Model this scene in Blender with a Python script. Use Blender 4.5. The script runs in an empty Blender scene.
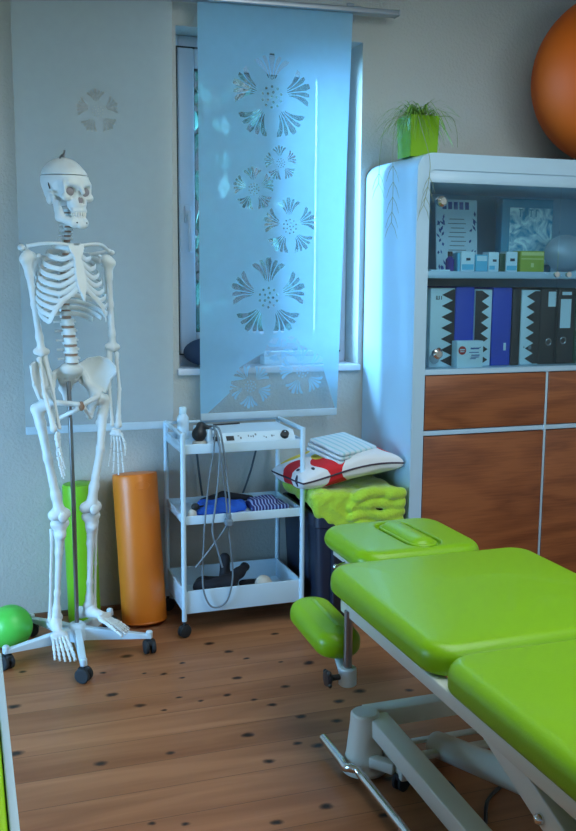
import bpy, bmesh, math, random
import numpy as np
from mathutils import Vector, Matrix
random.seed(7)
R_ = math.radians
COL = bpy.context.scene.collection
SC = bpy.context.scene

# ------------------------------------------------------------------ materials
def nodes_of(name):
    m = bpy.data.materials.new(name); m.use_nodes = True
    nt = m.node_tree; nt.nodes.clear()
    out = nt.nodes.new('ShaderNodeOutputMaterial')
    return m, nt, out

def pm(name, col, rough=.5, metal=0, var=.06, scale=12, bump=0, bscale=60, coat=0, stretch=(1, 1, 1), spec=.5, sheen=0):
    m, nt, out = nodes_of(name)
    N = nt.nodes.new; L = nt.links.new
    b = N('ShaderNodeBsdfPrincipled')
    b.inputs['Roughness'].default_value = rough; b.inputs['Metallic'].default_value = metal
    b.inputs['Coat Weight'].default_value = coat; b.inputs['Specular IOR Level'].default_value = spec
    b.inputs['Sheen Weight'].default_value = sheen
    tc = N('ShaderNodeTexCoord'); mp = N('ShaderNodeMapping'); mp.inputs['Scale'].default_value = stretch
    L(tc.outputs['Object'], mp.inputs['Vector'])
    nz = N('ShaderNodeTexNoise'); nz.inputs['Scale'].default_value = scale; nz.inputs['Detail'].default_value = 4
    L(mp.outputs['Vector'], nz.inputs['Vector'])
    mx = N('ShaderNodeMix'); mx.data_type = 'RGBA'
    mx.inputs[6].default_value = (*[max(0, c*(1-var*2)) for c in col], 1)
    mx.inputs[7].default_value = (*[min(1, c*(1+var*2)) for c in col], 1)
    L(nz.outputs['Fac'], mx.inputs[0]); L(mx.outputs[2], b.inputs['Base Color'])
    if bump:
        n2 = N('ShaderNodeTexNoise'); n2.inputs['Scale'].default_value = bscale; n2.inputs['Detail'].default_value = 3
        L(mp.outputs['Vector'], n2.inputs['Vector'])
        bp = N('ShaderNodeBump'); bp.inputs['Strength'].default_value = bump; bp.inputs['Distance'].default_value = .01
        L(n2.outputs['Fac'], bp.inputs['Height']); L(bp.outputs['Normal'], b.inputs['Normal'])
    L(b.outputs[0], out.inputs[0])
    return m

def wood(name, dark, light, axis='X', scale=1.0, rough=.4, rings=6.0, distort=5.0):
    m, nt, out = nodes_of(name); N = nt.nodes.new; L = nt.links.new
    b = N('ShaderNodeBsdfPrincipled'); b.inputs['Roughness'].default_value = rough
    tc = N('ShaderNodeTexCoord'); mp = N('ShaderNodeMapping')
    mp.inputs['Scale'].default_value = (1.1*scale, 4*scale, 4.5*scale) if axis == 'X' else (4*scale, 4*scale, 1*scale)
    L(tc.outputs['Object'], mp.inputs['Vector'])
    w = N('ShaderNodeTexNoise'); w.inputs['Scale'].default_value = 1.3; w.inputs['Detail'].default_value = 2; w.inputs['Distortion'].default_value = .6
    L(mp.outputs['Vector'], w.inputs['Vector'])
    mu = N('ShaderNodeMath'); mu.operation = 'MULTIPLY'; mu.inputs[1].default_value = rings
    L(w.outputs['Fac'], mu.inputs[0])
    fr = N('ShaderNodeMath'); fr.operation = 'PINGPONG'; fr.inputs[1].default_value = .5
    L(mu.outputs[0], fr.inputs[0])
    f = N('ShaderNodeTexNoise'); f.inputs['Scale'].default_value = 30; f.inputs['Detail'].default_value = 5
    mp2 = N('ShaderNodeMapping'); mp2.inputs['Scale'].default_value = (.25, 4, 5)
    L(tc.outputs['Object'], mp2.inputs['Vector']); L(mp2.outputs['Vector'], f.inputs['Vector'])
    ad = N('ShaderNodeMath'); ad.operation = 'ADD'; L(fr.outputs[0], ad.inputs[0]); L(f.outputs['Fac'], ad.inputs[1])
    cr = N('ShaderNodeValToRGB'); cr.color_ramp.elements[0].position = .35; cr.color_ramp.elements[1].position = 1.0
    cr.color_ramp.elements[0].color = (*dark, 1); cr.color_ramp.elements[1].color = (*light, 1)
    L(ad.outputs[0], cr.inputs[0]); L(cr.outputs[0], b.inputs['Base Color']); L(b.outputs[0], out.inputs[0])
    return m

KNOTS = [(.807,3.211,1),(.855,3.117,.9),(.5,3.19,1.1),(.821,2.893,.9),(1.065,3.226,.8),(1.095,2.932,1),(.956,2.779,.8),(.405,2.897,1),(.476,2.792,.9),(.873,2.666,.8),(.756,2.777,.7),(.933,2.564,.8),(.743,2.501,1),(.758,2.339,.9),(.31,2.474,1),(.505,2.47,.7),(.685,2.05,.8),(.468,2.115,.6),(.1,2.908,1.1),(.09,2.604,1.1),(.665,2.764,.5),(.541,2.738,.5),(.647,2.951,.5),(.594,3.002,.6),(.401,3.075,.6),(.899,3.039,.6),(1.005,2.972,.5),(.39,2.143,.6),(.829,2.719,.6),(.606,2.809,.5),(.919,2.378,1),(.143,3.169,.7),(.674,3.07,.6),(.533,3.027,.5),(.828,2.078,.9),(1.097,2.938,.9),(1.198,3.069,.8),(1.084,2.624,1),(.932,2.56,.7),(1.332,2.626,.8),(1.028,2.501,.9),(1.185,2.987,.7),(1.039,2.151,.9),(1.346,2.049,1),(.952,1.994,.8),(1.175,2.67,1.1),(.867,2.409,.7)]

def floor_material():
    m, nt, out = nodes_of('pine_floorboards'); N = nt.nodes.new; L = nt.links.new
    b = N('ShaderNodeBsdfPrincipled'); b.inputs['Roughness'].default_value = .38; b.inputs['Specular IOR Level'].default_value = .35
    tc = N('ShaderNodeTexCoord'); sx = N('ShaderNodeSeparateXYZ'); L(tc.outputs['Object'], sx.inputs[0])
    def M(op, a, c=None):
        n = N('ShaderNodeMath'); n.operation = op
        for k, v in ((0, a), (1, c)):
            if v is None: continue
            if isinstance(v, (int, float)): n.inputs[k].default_value = v
            else: L(v, n.inputs[k])
        return n.outputs[0]
    pw = .139
    row = M('DIVIDE', M('ADD', sx.outputs[1], .066), pw)
    rid = M('FLOOR', row); rfr = M('FRACT', row)
    seam = M('LESS_THAN', M('ABSOLUTE', M('SUBTRACT', rfr, .5)), .490)      # 1 inside board, 0 on the seam
    wn = N('ShaderNodeTexWhiteNoise'); wn.noise_dimensions = '1D'; L(rid, wn.inputs['W'])
    # grain: coordinates shifted per board
    cx = N('ShaderNodeCombineXYZ')
    L(M('ADD', M('MULTIPLY', sx.outputs[0], 1.1), M('MULTIPLY', wn.outputs['Value'], 37)), cx.inputs[0])
    L(M('MULTIPLY', sx.outputs[1], 11.0), cx.inputs[1]); L(rid, cx.inputs[2])
    nz = N('ShaderNodeTexNoise'); nz.inputs['Scale'].default_value = 1.6; nz.inputs['Detail'].default_value = 6; nz.inputs['Distortion'].default_value = .7
    L(cx.outputs[0], nz.inputs['Vector'])
    cr = N('ShaderNodeValToRGB')
    e = cr.color_ramp.elements; e[0].position = .2; e[0].color = (.26, .094, .036, 1); e[1].position = .8; e[1].color = (.47, .205, .094, 1)
    L(M('ADD', nz.outputs['Fac'], M('MULTIPLY', M('SUBTRACT', wn.outputs['Value'], .5), .22)), cr.inputs[0])
    # knots at scattered places: squashed distance to each
    acc = None
    v = N('ShaderNodeVectorMath'); v.operation = 'MULTIPLY'; L(tc.outputs['Object'], v.inputs[0]); v.inputs[1].default_value = (.8, 1.15, 0)
    wob = N('ShaderNodeTexNoise'); wob.inputs['Scale'].default_value = 45; L(tc.outputs['Object'], wob.inputs['Vector'])
    wv = N('ShaderNodeVectorMath'); wv.operation = 'MULTIPLY_ADD'; L(wob.outputs['Color'], wv.inputs[0]); wv.inputs[1].default_value = (.012, .012, 0); L(v.outputs[0], wv.inputs[2])
    rs = random.Random(3)
    extra = [(rs.uniform(-1.2, 2.8), rs.uniform(0.2, 3.6), rs.uniform(.5, 1)) for _ in range(40)]
    extra = [k for k in extra if not (0 < k[0] < 1.5 and k[1] > 1.8)]
    for kx, ky, kr in KNOTS + extra:
        d = N('ShaderNodeVectorMath'); d.operation = 'DISTANCE'; L(wv.outputs[0], d.inputs[0]); d.inputs[1].default_value = (kx*.8+.006, ky*1.15+.006, 0.0)
        q = M('DIVIDE', d.outputs['Value'], .0125*kr)
        acc = q if acc is None else M('MINIMUM', acc, q)
    kr_ = N('ShaderNodeValToRGB'); ke = kr_.color_ramp.elements
    ke[0].position = .3; ke[0].color = (.0, .0, .0, 1); ke[1].position = 1.0; ke[1].color = (1, 1, 1, 1)
    mid = ke.new(.62); mid.color = (.35, .35, .35, 1)
    L(M('MULTIPLY', acc, .62), kr_.inputs[0])
    km = N('ShaderNodeMix'); km.data_type = 'RGBA'; L(kr_.outputs[0], km.inputs[0]); km.inputs[6].default_value = (.022, .010, .006, 1); L(cr.outputs[0], km.inputs[7])
    sm = N('ShaderNodeMix'); sm.data_type = 'RGBA'; L(seam, sm.inputs[0]); sm.inputs[6].default_value = (.19, .078, .034, 1); L(km.outputs[2], sm.inputs[7])
    L(sm.outputs[2], b.inputs['Base Color'])
    bp = N('ShaderNodeBump'); bp.inputs['Strength'].default_value = .25; bp.inputs['Distance'].default_value = .004
    L(seam, bp.inputs['Height']); L(bp.outputs[0], b.inputs['Normal'])
    L(b.outputs[0], out.inputs[0])
    return m

def glass_mat(name, tint=(.9, .97, 1), refl=.1):
    m, nt, out = nodes_of(name); N = nt.nodes.new; L = nt.links.new
    t = N('ShaderNodeBsdfTransparent'); t.inputs[0].default_value = (*tint, 1)
    g = N('ShaderNodeBsdfGlossy'); g.inputs['Roughness'].default_value = .03
    lw = N('ShaderNodeLayerWeight'); lw.inputs[0].default_value = .25
    mm = N('ShaderNodeMath'); mm.operation = 'MULTIPLY_ADD'; mm.inputs[1].default_value = .5; mm.inputs[2].default_value = refl
    L(lw.outputs['Fresnel'], mm.inputs[0])
    mx = N('ShaderNodeMixShader'); L(mm.outputs[0], mx.inputs[0]); L(t.outputs[0], mx.inputs[1]); L(g.outputs[0], mx.inputs[2])
    L(mx.outputs[0], out.inputs[0])
    return m

def sheer_mat(name, col, clear, trans=.6):
    m, nt, out = nodes_of(name); N = nt.nodes.new; L = nt.links.new
    t = N('ShaderNodeBsdfTransparent'); d = N('ShaderNodeBsdfDiffuse'); tr = N('ShaderNodeBsdfTranslucent')
    tc = N('ShaderNodeTexCoord'); nz = N('ShaderNodeTexNoise'); nz.inputs['Scale'].default_value = 25; nz.inputs['Detail'].default_value = 5
    L(tc.outputs['Object'], nz.inputs['Vector'])
    cr = N('ShaderNodeValToRGB'); cr.color_ramp.elements[0].color = (*[c*.9 for c in col], 1); cr.color_ramp.elements[1].color = (*col, 1)
    L(nz.outputs['Fac'], cr.inputs[0]); L(cr.outputs[0], d.inputs[0]); L(cr.outputs[0], tr.inputs[0])
    a = N('ShaderNodeMixShader'); a.inputs[0].default_value = trans; L(d.outputs[0], a.inputs[1]); L(tr.outputs[0], a.inputs[2])
    b = N('ShaderNodeMixShader'); b.inputs[0].default_value = clear; L(a.outputs[0], b.inputs[1]); L(t.outputs[0], b.inputs[2])
    L(b.outputs[0], out.inputs[0])
    return m

def pillow_mat():
    m, nt, out = nodes_of('printed_pillow_cotton'); N = nt.nodes.new; L = nt.links.new
    b = N('ShaderNodeBsdfPrincipled'); b.inputs['Roughness'].default_value = .85
    tc = N('ShaderNodeTexCoord')
    def spot(cx, cy, rx, ry, edge=.04):
        mp = N('ShaderNodeMapping'); mp.vector_type = 'POINT'
        mp.inputs['Location'].default_value = (-cx/rx, -cy/ry, 0); mp.inputs['Scale'].default_value = (1/rx, 1/ry, 0)
        L(tc.outputs['Object'], mp.inputs[0])
        ln = N('ShaderNodeVectorMath'); ln.operation = 'LENGTH'; L(mp.outputs[0], ln.inputs[0])
        c = N('ShaderNodeMath'); c.operation = 'LESS_THAN'; c.inputs[1].default_value = 1; L(ln.outputs['Value'], c.inputs[0])
        return c.outputs[0]
    cur = None
    def over(mask, col):
        nonlocal cur
        x = N('ShaderNodeMix'); x.data_type = 'RGBA'; L(mask, x.inputs[0])
        if cur is None: x.inputs[6].default_value = (.72, .72, .72, 1)
        else: L(cur, x.inputs[6])
        x.inputs[7].default_value = (*col, 1); cur = x.outputs[2]
    red, yel, dk = (.62, .012, .02), (.75, .55, .06), (.03, .03, .05)
    over(spot(-.075, -.115, .066, .085), red); over(spot(-.07, -.045, .045, .05), yel)
    over(spot(-.185, -.01, .045, .06), red); over(spot(-.12, .12, .07, .05), yel)
    over(spot(.17, -.085, .038, .062), red); over(spot(.18, .10, .06, .05), red)
    over(spot(.015, -.115, .012, .014), dk); over(spot(.015, -.115, .008, .01), yel)
    over(spot(.085, -.10, .012, .014), dk); over(spot(.085, -.10, .008, .01), yel)
    for px, py in ((-.15, -.15), (-.19, -.09), (-.21, -.12)): over(spot(px, py, .006, .014), dk)
    L(cur, b.inputs['Base Color']); L(b.outputs[0], out.inputs[0])
    return m

def stripes_mat(name, c0, c1, freq, axis=0):
    m, nt, out = nodes_of(name); N = nt.nodes.new; L = nt.links.new
    b = N('ShaderNodeBsdfPrincipled'); b.inputs['Roughness'].default_value = .85
    tc = N('ShaderNodeTexCoord'); s = N('ShaderNodeSeparateXYZ'); L(tc.outputs['Object'], s.inputs[0])
    q = N('ShaderNodeMath'); q.operation = 'MULTIPLY'; q.inputs[1].default_value = freq; L(s.outputs[axis], q.inputs[0])
    f = N('ShaderNodeMath'); f.operation = 'FRACT'; L(q.outputs[0], f.inputs[0])
    l = N('ShaderNodeMath'); l.operation = 'LESS_THAN'; l.inputs[1].default_value = .35; L(f.outputs[0], l.inputs[0])
    x = N('ShaderNodeMix'); x.data_type = 'RGBA'; x.inputs[6].default_value = (*c0, 1); x.inputs[7].default_value = (*c1, 1)
    L(l.outputs[0], x.inputs[0]); L(x.outputs[2], b.inputs['Base Color']); L(b.outputs[0], out.inputs[0])
    return m

M = dict(
    wall=pm('painted_plaster', (.50, .51, .475), .9, var=.015, scale=3, bump=.35, bscale=90, spec=.2),
    ceiling=pm('white_ceiling_paint', (.7, .7, .7), .9),
    floor=floor_material(),
    basewood=wood('brown_trim_wood', (.12, .05, .025), (.22, .1, .05)),
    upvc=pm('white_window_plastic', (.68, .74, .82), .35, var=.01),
    gasket=pm('dark_gasket', (.015, .03, .035), .5),
    winglass=glass_mat('window_glass', (.86, .95, .97), .03),
    cabglass=glass_mat('cabinet_glass', (.84, .955, 1), .03),
    metal=pm('brushed_aluminium', (.42, .46, .50), .38, .9, var=.03),
    chrome=pm('polished_chrome', (.75, .76, .77), .16, 1, var=.01),
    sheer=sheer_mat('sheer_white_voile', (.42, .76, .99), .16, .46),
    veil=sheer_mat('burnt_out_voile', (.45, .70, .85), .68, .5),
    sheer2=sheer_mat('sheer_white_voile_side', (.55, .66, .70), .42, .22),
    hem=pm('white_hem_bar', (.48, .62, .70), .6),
    bone=pm('ivory_bone_plastic', (.73, .78, .78), .48, var=.05, scale=18, bump=.08, bscale=40),
    bonecap=pm('ivory_skull_cap', (.72, .68, .60), .5, var=.06, scale=10),
    disc=pm('brownish_disc', (.32, .20, .14), .6),
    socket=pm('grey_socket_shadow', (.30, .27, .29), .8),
    tooth=pm('pale_teeth', (.82, .80, .74), .35),
    steelpole=pm('grey_steel_pole', (.28, .29, .30), .28, .9, var=.02),
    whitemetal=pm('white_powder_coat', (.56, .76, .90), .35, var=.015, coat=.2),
    couchmetal=pm('off_white_couch_metal', (.68, .69, .62), .35, var=.02, coat=.2),
    black=pm('black_plastic', (.012, .013, .016), .45),
    rubber=pm('dark_rubber', (.02, .026, .032), .7),
    lime=pm('lime_green_vinyl', (.225, .46, .004), .34, var=.02, scale=5, bump=.06, bscale=250, coat=.12, spec=.4),
    limepad=pm('lime_green_seat', (.42, .72, .01), .5, var=.03),
    orange=pm('orange_vinyl', (.78, .205, .015), .42, var=.04, scale=6, coat=.1),
    ballorange=pm('orange_ball_rubber', (.54, .078, .0), .6, var=.03, scale=4, spec=.2),
    ballgreen=pm('green_ball_rubber', (.10, .62, .085), .35, var=.04, scale=6),
    rollgreen=pm('green_roll_vinyl', (.20, .55, .012), .4, var=.04, scale=6),
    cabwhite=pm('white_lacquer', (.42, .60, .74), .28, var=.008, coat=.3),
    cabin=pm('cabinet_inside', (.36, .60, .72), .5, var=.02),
    cherry=wood('cherry_veneer', (.165, .047, .017), (.30, .096, .033), 'X', 1.0, .35, 5.0),
    binblue=pm('dark_navy_plastic', (.014, .024, .05), .4, var=.1),
    plush=pm('lime_plush_fleece', (.42, .66, .03), .95, var=.09, scale=25, bump=.5, bscale=120, sheen=.5),
    pillow=pillow_mat(),
    piping=pm('dark_piping', (.05, .03, .05), .8),
    sheet=stripes_mat('pale_turquoise_check', (.60, .70, .74), (.36, .60, .66), 34, 0),
    bluecloth=pm('bright_blue_cloth', (.012, .10, .55), .85, var=.15, scale=18, bump=.6, bscale=50),
    striped=stripes_mat('navy_striped_knit', (.02, .03, .16), (.30, .42, .75), 75, 0),
    blackcloth=pm('black_neoprene', (.012, .014, .022), .8, var=.2, bump=.4, bscale=40),
    grey=pm('grey_rubber_cord', (.16, .21, .25), .5),
    darkcord=pm('dark_cord', (.05, .075, .095), .5),
    beige=pm('beige_plastic', (.62, .60, .54), .45),
    redp=pm('red_plastic', (.5, .03, .03), .4),
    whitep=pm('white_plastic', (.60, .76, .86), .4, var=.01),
    navycush=pm('navy_cushion', (.035, .06, .12), .75, var=.1),
    potgreen=pm('glossy_lime_pot', (.20, .42, .008), .12, coat=.6),
    leaf=pm('spider_plant_leaf', (.17, .34, .045), .5, var=.2, scale=20),
    runner=pm('dry_plant_runner', (.22, .27, .16), .7),
    soil=pm('dark_soil', (.03, .02, .015), .95),
    blue=pm('blue_binder_board', (.003, .055, .52), .5, var=.05),
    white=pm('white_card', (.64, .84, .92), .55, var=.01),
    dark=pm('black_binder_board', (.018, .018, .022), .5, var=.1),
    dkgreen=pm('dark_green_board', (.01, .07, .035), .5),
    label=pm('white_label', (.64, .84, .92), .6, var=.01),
    ink=pm('dark_print', (.03, .04, .07), .6),
    tealf=pm('teal_gloss_board', (.002, .28, .46), .3, var=.1, coat=.3),
    cyanbox=pm('cyan_carton', (.12, .52, .72), .5, var=.06),
    olive=pm('olive_green_carton', (.33, .43, .04), .5, var=.03),
    olivelight=pm('pale_olive_print', (.60, .66, .25), .5),
    printblue=pm('blue_floral_print', (.03, .10, .35), .6, var=.3, scale=90),
    violet=pm('violet_bottle', (.06, .04, .25), .2),
    steelbowl=pm('brushed_steel_bowl', (.34, .44, .52), .5, .35, var=.05),
    treeleaf=pm('outdoor_leaf', (.02, .075, .06), .6, var=.4, scale=3),
    bark=pm('bark', (.06, .04, .03), .9),
    grass=pm('garden_grass', (.03, .07, .02), .9, var=.3, scale=5),
)
def foil_mat():
    m, nt, out = nodes_of('crinkled_teal_foil'); N = nt.nodes.new; L = nt.links.new
    b = N('ShaderNodeBsdfPrincipled'); b.inputs['Roughness'].default_value = .3; b.inputs['Metallic'].default_value = .0
    tc = N('ShaderNodeTexCoord'); nz = N('ShaderNodeTexNoise'); nz.inputs['Scale'].default_value = 16; nz.inputs['Detail'].default_value = 7; nz.inputs['Distortion'].default_value = 1.5
    L(tc.outputs['Object'], nz.inputs[0]); cr = N('ShaderNodeValToRGB'); e = cr.color_ramp.elements
    e[0].position = .38; e[0].color = (.01, .30, .52, 1); e[1].position = .62; e[1].color = (.75, 1, 1, 1)
    L(nz.outputs['Fac'], cr.inputs[0]); L(cr.outputs[0], b.inputs['Base Color'])
    L(b.outputs[0], out.inputs[0]); return m
M['foil'] = foil_mat()

# ------------------------------------------------------------------ mesh helpers
class MB:
    def __init__(s): s.v = []; s.f = []; s.m = []; s.mi = 0
    def add(s, vs, fs):
        o = len(s.v); s.v += [tuple(p) for p in vs]; s.f += [tuple(i+o for i in f) for f in fs]; s.m += [s.mi]*len(fs); return s
    def box(s, lo, hi, b=0.0, mat=None):
        bm = bmesh.new(); bmesh.ops.create_cube(bm, size=1)
        lo, hi = Vector(lo), Vector(hi); c = (lo+hi)/2; d = hi-lo
        for v in bm.verts: v.co = Vector((v.co.x*d.x, v.co.y*d.y, v.co.z*d.z))
        if b: bmesh.ops.bevel(bm, geom=bm.edges[:], offset=min(b, min(d)*.49), segments=3, profile=.5, affect='EDGES', clamp_overlap=True)
        for v in bm.verts:
            if mat is not None: v.co = mat @ v.co
            v.co += c
        bm.verts.index_update()
        s.add([v.co[:] for v in bm.verts], [[v.index for v in f.verts] for f in bm.faces]); bm.free(); return s
    def tube(s, pts, r, n=10, cap=True, sec=None, up=None, closed=False):
        """tube along pts; r scalar or list; sec=(a,b) squashes the section along (side, up)"""
        P = [Vector(p) for p in pts]; k = len(P)
        rr = r if isinstance(r, (list, tuple)) else [r]*k
        T = []
        for i in range(k):
            a = P[(i-1) % k] if closed else P[max(0, i-1)]
            b = P[(i+1) % k] if closed else P[min(k-1, i+1)]
            d = b-a; T.append(d.normalized() if d.length > 1e-9 else Vector((0, 0, 1)))
        ref = Vector(up) if up else (Vector((0, 0, 1)) if abs(T[0].z) < .9 else Vector((1, 0, 0)))
        vs = []; u = None
        for i in range(k):
            if up or u is None: u = ref - T[i]*ref.dot(T[i])
            else: u = u - T[i]*u.dot(T[i])
            if u.length < 1e-6: u = T[i].orthogonal()
            u.normalize(); w = T[i].cross(u)
            a, b = sec if sec else (1, 1)
            for j in range(n):
                t = 2*math.pi*j/n
                vs.append(P[i]+w*(math.cos(t)*rr[i]*a)+u*(math.sin(t)*rr[i]*b))
        fs = []
        for i in range(k if closed else k-1):
            i2 = (i+1) % k
            for j in range(n):
                fs.append((i*n+j, i*n+(j+1) % n, i2*n+(j+1) % n, i2*n+j))
        if cap and not closed: fs += [tuple(range(n-1, -1, -1)), tuple((k-1)*n+j for j in range(n))]
        return s.add(vs, fs)
    def cyl(s, a, b, r, r2=None, n=24): return s.tube([a, b], [r, r if r2 is None else r2], n)
    def rod(s, a, b, wy, wz, up=(0, 0, 1), bev=.004):
        """a rectangular bar from a to b, wy wide and wz high"""
        a, b = Vector(a), Vector(b); d = b-a; x = d.normalized(); u = Vector(up); u = (u-x*u.dot(x)).normalized(); y = u.cross(x)
        m = Matrix((x, y, u)).transposed()
        L = d.length; c = (a+b)/2
        return s.box(c-Vector((L/2, wy/2, wz/2)), c+Vector((L/2, wy/2, wz/2)), bev, m)
    def lathe(s, c, prof, n=32, axis=None):
        """prof: (r,z) list about vertical axis through c (or about axis matrix)"""
        vs = []; c = Vector(c)
        for r, z in prof:
            for j in range(n):
                t = 2*math.pi*j/n; p = Vector((r*math.cos(t), r*math.sin(t), z))
                if axis is not None: p = axis @ p
                vs.append(c+p)
        fs = [(i*n+j, i*n+(j+1) % n, (i+1)*n+(j+1) % n, (i+1)*n+j) for i in range(len(prof)-1) for j in range(n)]
        fs += [tuple(range(n-1, -1, -1)), tuple((len(prof)-1)*n+j for j in range(n))]
        return s.add(vs, fs)
    def ball(s, c, r, n=24, k=14, rot=None):
        rr = r if isinstance(r, (tuple, list)) else (r, r, r); c = Vector(c)
        vs = []
        for i in range(1, k):
            a = math.pi*i/k
            for j in range(n):
                t = 2*math.pi*j/n; p = Vector((rr[0]*math.sin(a)*math.cos(t), rr[1]*math.sin(a)*math.sin(t), rr[2]*math.cos(a)))
                vs.append(c+(rot @ p if rot else p))
        top = Vector((0, 0, rr[2])); bot = Vector((0, 0, -rr[2]))
        vs += [c+(rot @ top if rot else top), c+(rot @ bot if rot else bot)]
        T = len(vs)-2; B = len(vs)-1
        fs = [(i*n+j, (i+1)*n+j, (i+1)*n+(j+1) % n, i*n+(j+1) % n) for i in range(k-2) for j in range(n)]
        fs += [(T, j, (j+1) % n) for j in range(n)] + [(B, (k-2)*n+(j+1) % n, (k-2)*n+j) for j in range(n)]
        return s.add(vs, fs)
    def prism(s, poly, lo, hi, axis='Y'):
        """polygon in the plane across axis, extruded lo..hi"""
        def P(a, b, h): return {'Y': (a, h, b), 'Z': (a, b, h), 'X': (h, a, b)}[axis]
        n = len(poly); vs = [P(a, b, lo) for a, b in poly]+[P(a, b, hi) for a, b in poly]
        fs = [tuple(range(n)), tuple(range(2*n-1, n-1, -1))]+[(i, i+n, (i+1) % n+n, (i+1) % n) for i in range(n)]
        return s.add(vs, fs)
    def pad(s, x0, x1, y0, y1, z0, z1, rc=.05, re=.03, crown=.004, rb=None, mat=None, c0=None):
        """upholstered pad: rounded plan, rounded upper and lower edges, slight crown"""
        rb = re*.6 if rb is None else rb
        cx, cy = (x0+x1)/2, (y0+y1)/2; hx, hy = (x1-x0)/2, (y1-y0)/2
        def outline(ins):
            pts = []; r = max(rc-ins, .004); ax, ay = hx-ins-r, hy-ins-r
            for q, (sx, sy) in enumerate(((1, 1), (-1, 1), (-1, -1), (1, -1))):
                for i in range(9):
                    t = math.pi/2*(q+i/8); pts.append((cx+sx*ax+r*math.cos(t), cy+sy*ay+r*math.sin(t)))
            return pts
        lev = [(rb+.02, z0), (rb, z0)]
        for i in range(1, 6): t = math.pi/2*i/5; lev.append((rb*(1-math.sin(t)), z0+rb*(1-math.cos(t))))
        for i in range(0, 8): t = math.pi/2*i/7; lev.append((re*(1-math.cos(t)), z1-crown-re+re*math.sin(t)))
        for i in range(1, 5): lev.append((re+min(hx, hy)*.17*i, z1-crown*(1-i/4)**2))
        vs = []; n = 36
        for ins, z in lev:
            o = outline(min(ins, min(hx, hy)-.006)); vs += [(a, b, z) for a, b in o]
        fs = [(i*n+j, i*n+(j+1) % n, (i+1)*n+(j+1) % n, (i+1)*n+j) for i in range(len(lev)-1) for j in range(n)]
        fs += [tuple(range(n-1, -1, -1)), tuple((len(lev)-1)*n+j for j in range(n))]
        if mat is not None:
            c = Vector(c0); vs = [c+mat @ (Vector(p)-c) for p in vs]
        return s.add(vs, fs)
    def build(s, name, mats, parent=None, smooth=True, ang=40):
        me = bpy.data.meshes.new(name); me.from_pydata(s.v, [], s.f)
        ml = mats if isinstance(mats, (list, tuple)) else [mats]
        for m in ml: me.materials.append(m)
        if len(ml) > 1:
            for p, i in zip(me.polygons, s.m): p.material_index = i
        bm = bmesh.new(); bm.from_mesh(me); bmesh.ops.recalc_face_normals(bm, faces=bm.faces[:]); bm.to_mesh(me); bm.free()
        if smooth:
            for p in me.polygons: p.use_smooth = True
            try: me.set_sharp_from_angle(angle=R_(ang))
            except Exception: pass
        o = bpy.data.objects.new(name, me); COL.objects.link(o)
        if parent: o.parent = parent
        return o

def tag(o, label=None, cat=None, group=None, kind=None):
    if label: o['label'] = label
    if cat: o['category'] = cat
    if group: o['group'] = group
    if kind: o['kind'] = kind
    return o
def thing(name, label, cat, loc=(0, 0, 0), group=None, rz=0):
    o = bpy.data.objects.new(name, None); o.empty_display_size = .05; COL.objects.link(o); o.location = loc; o.rotation_euler = (0, 0, rz)
    return tag(o, label, cat, group)
def rebase(o, loc):
    """move a mesh's origin to loc without moving the mesh"""
    d = Vector(loc); o.data.transform(Matrix.Translation(-d)); o.location = d; return o
def spline(pts, n=8):
    P = [Vector(p) for p in pts]; out = []
    for i in range(len(P)-1):
        a, b, c, d = P[max(i-1, 0)], P[i], P[i+1], P[min(i+2, len(P)-1)]
        for k in range(n):
            t = k/n
            out.append(.5*((2*b)+(c-a)*t+(2*a-5*b+4*c-d)*t*t+(3*b-a-3*c+d)*t**3))
    return out+[P[-1]]

# ------------------------------------------------------------------ signed-distance modelling
def smin(a, b, k):
    h = np.clip(.5+.5*(b-a)/k, 0, 1); return b*(1-h)+a*h-k*h*(1-h)
def smax(a, b, k): return -smin(-a, -b, k)
def s_cap(P, a, b, ra, rb=None):
    rb = ra if rb is None else rb
    a = np.array(a, float); d = np.array(b, float)-a; q = P-a
    t = np.clip((q@d)/max(d@d, 1e-12), 0, 1)
    return np.linalg.norm(q-t[..., None]*d, axis=-1)-(ra+(rb-ra)*t)
def s_ell(P, c, r, rot=None):
    q = P-np.array(c, float)
    if rot is not None: q = q@np.array(rot)
    r = np.array(r, float); k0 = np.linalg.norm(q/r, axis=-1); k1 = np.linalg.norm(q/(r*r), axis=-1)+1e-9
    return k0*(k0-1)/k1
def s_box(P, c, h, r=0.0):
    q = np.abs(P-np.array(c, float))-(np.array(h, float)-r)
    return np.linalg.norm(np.maximum(q, 0), axis=-1)+np.minimum(q.max(-1), 0)-r
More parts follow.
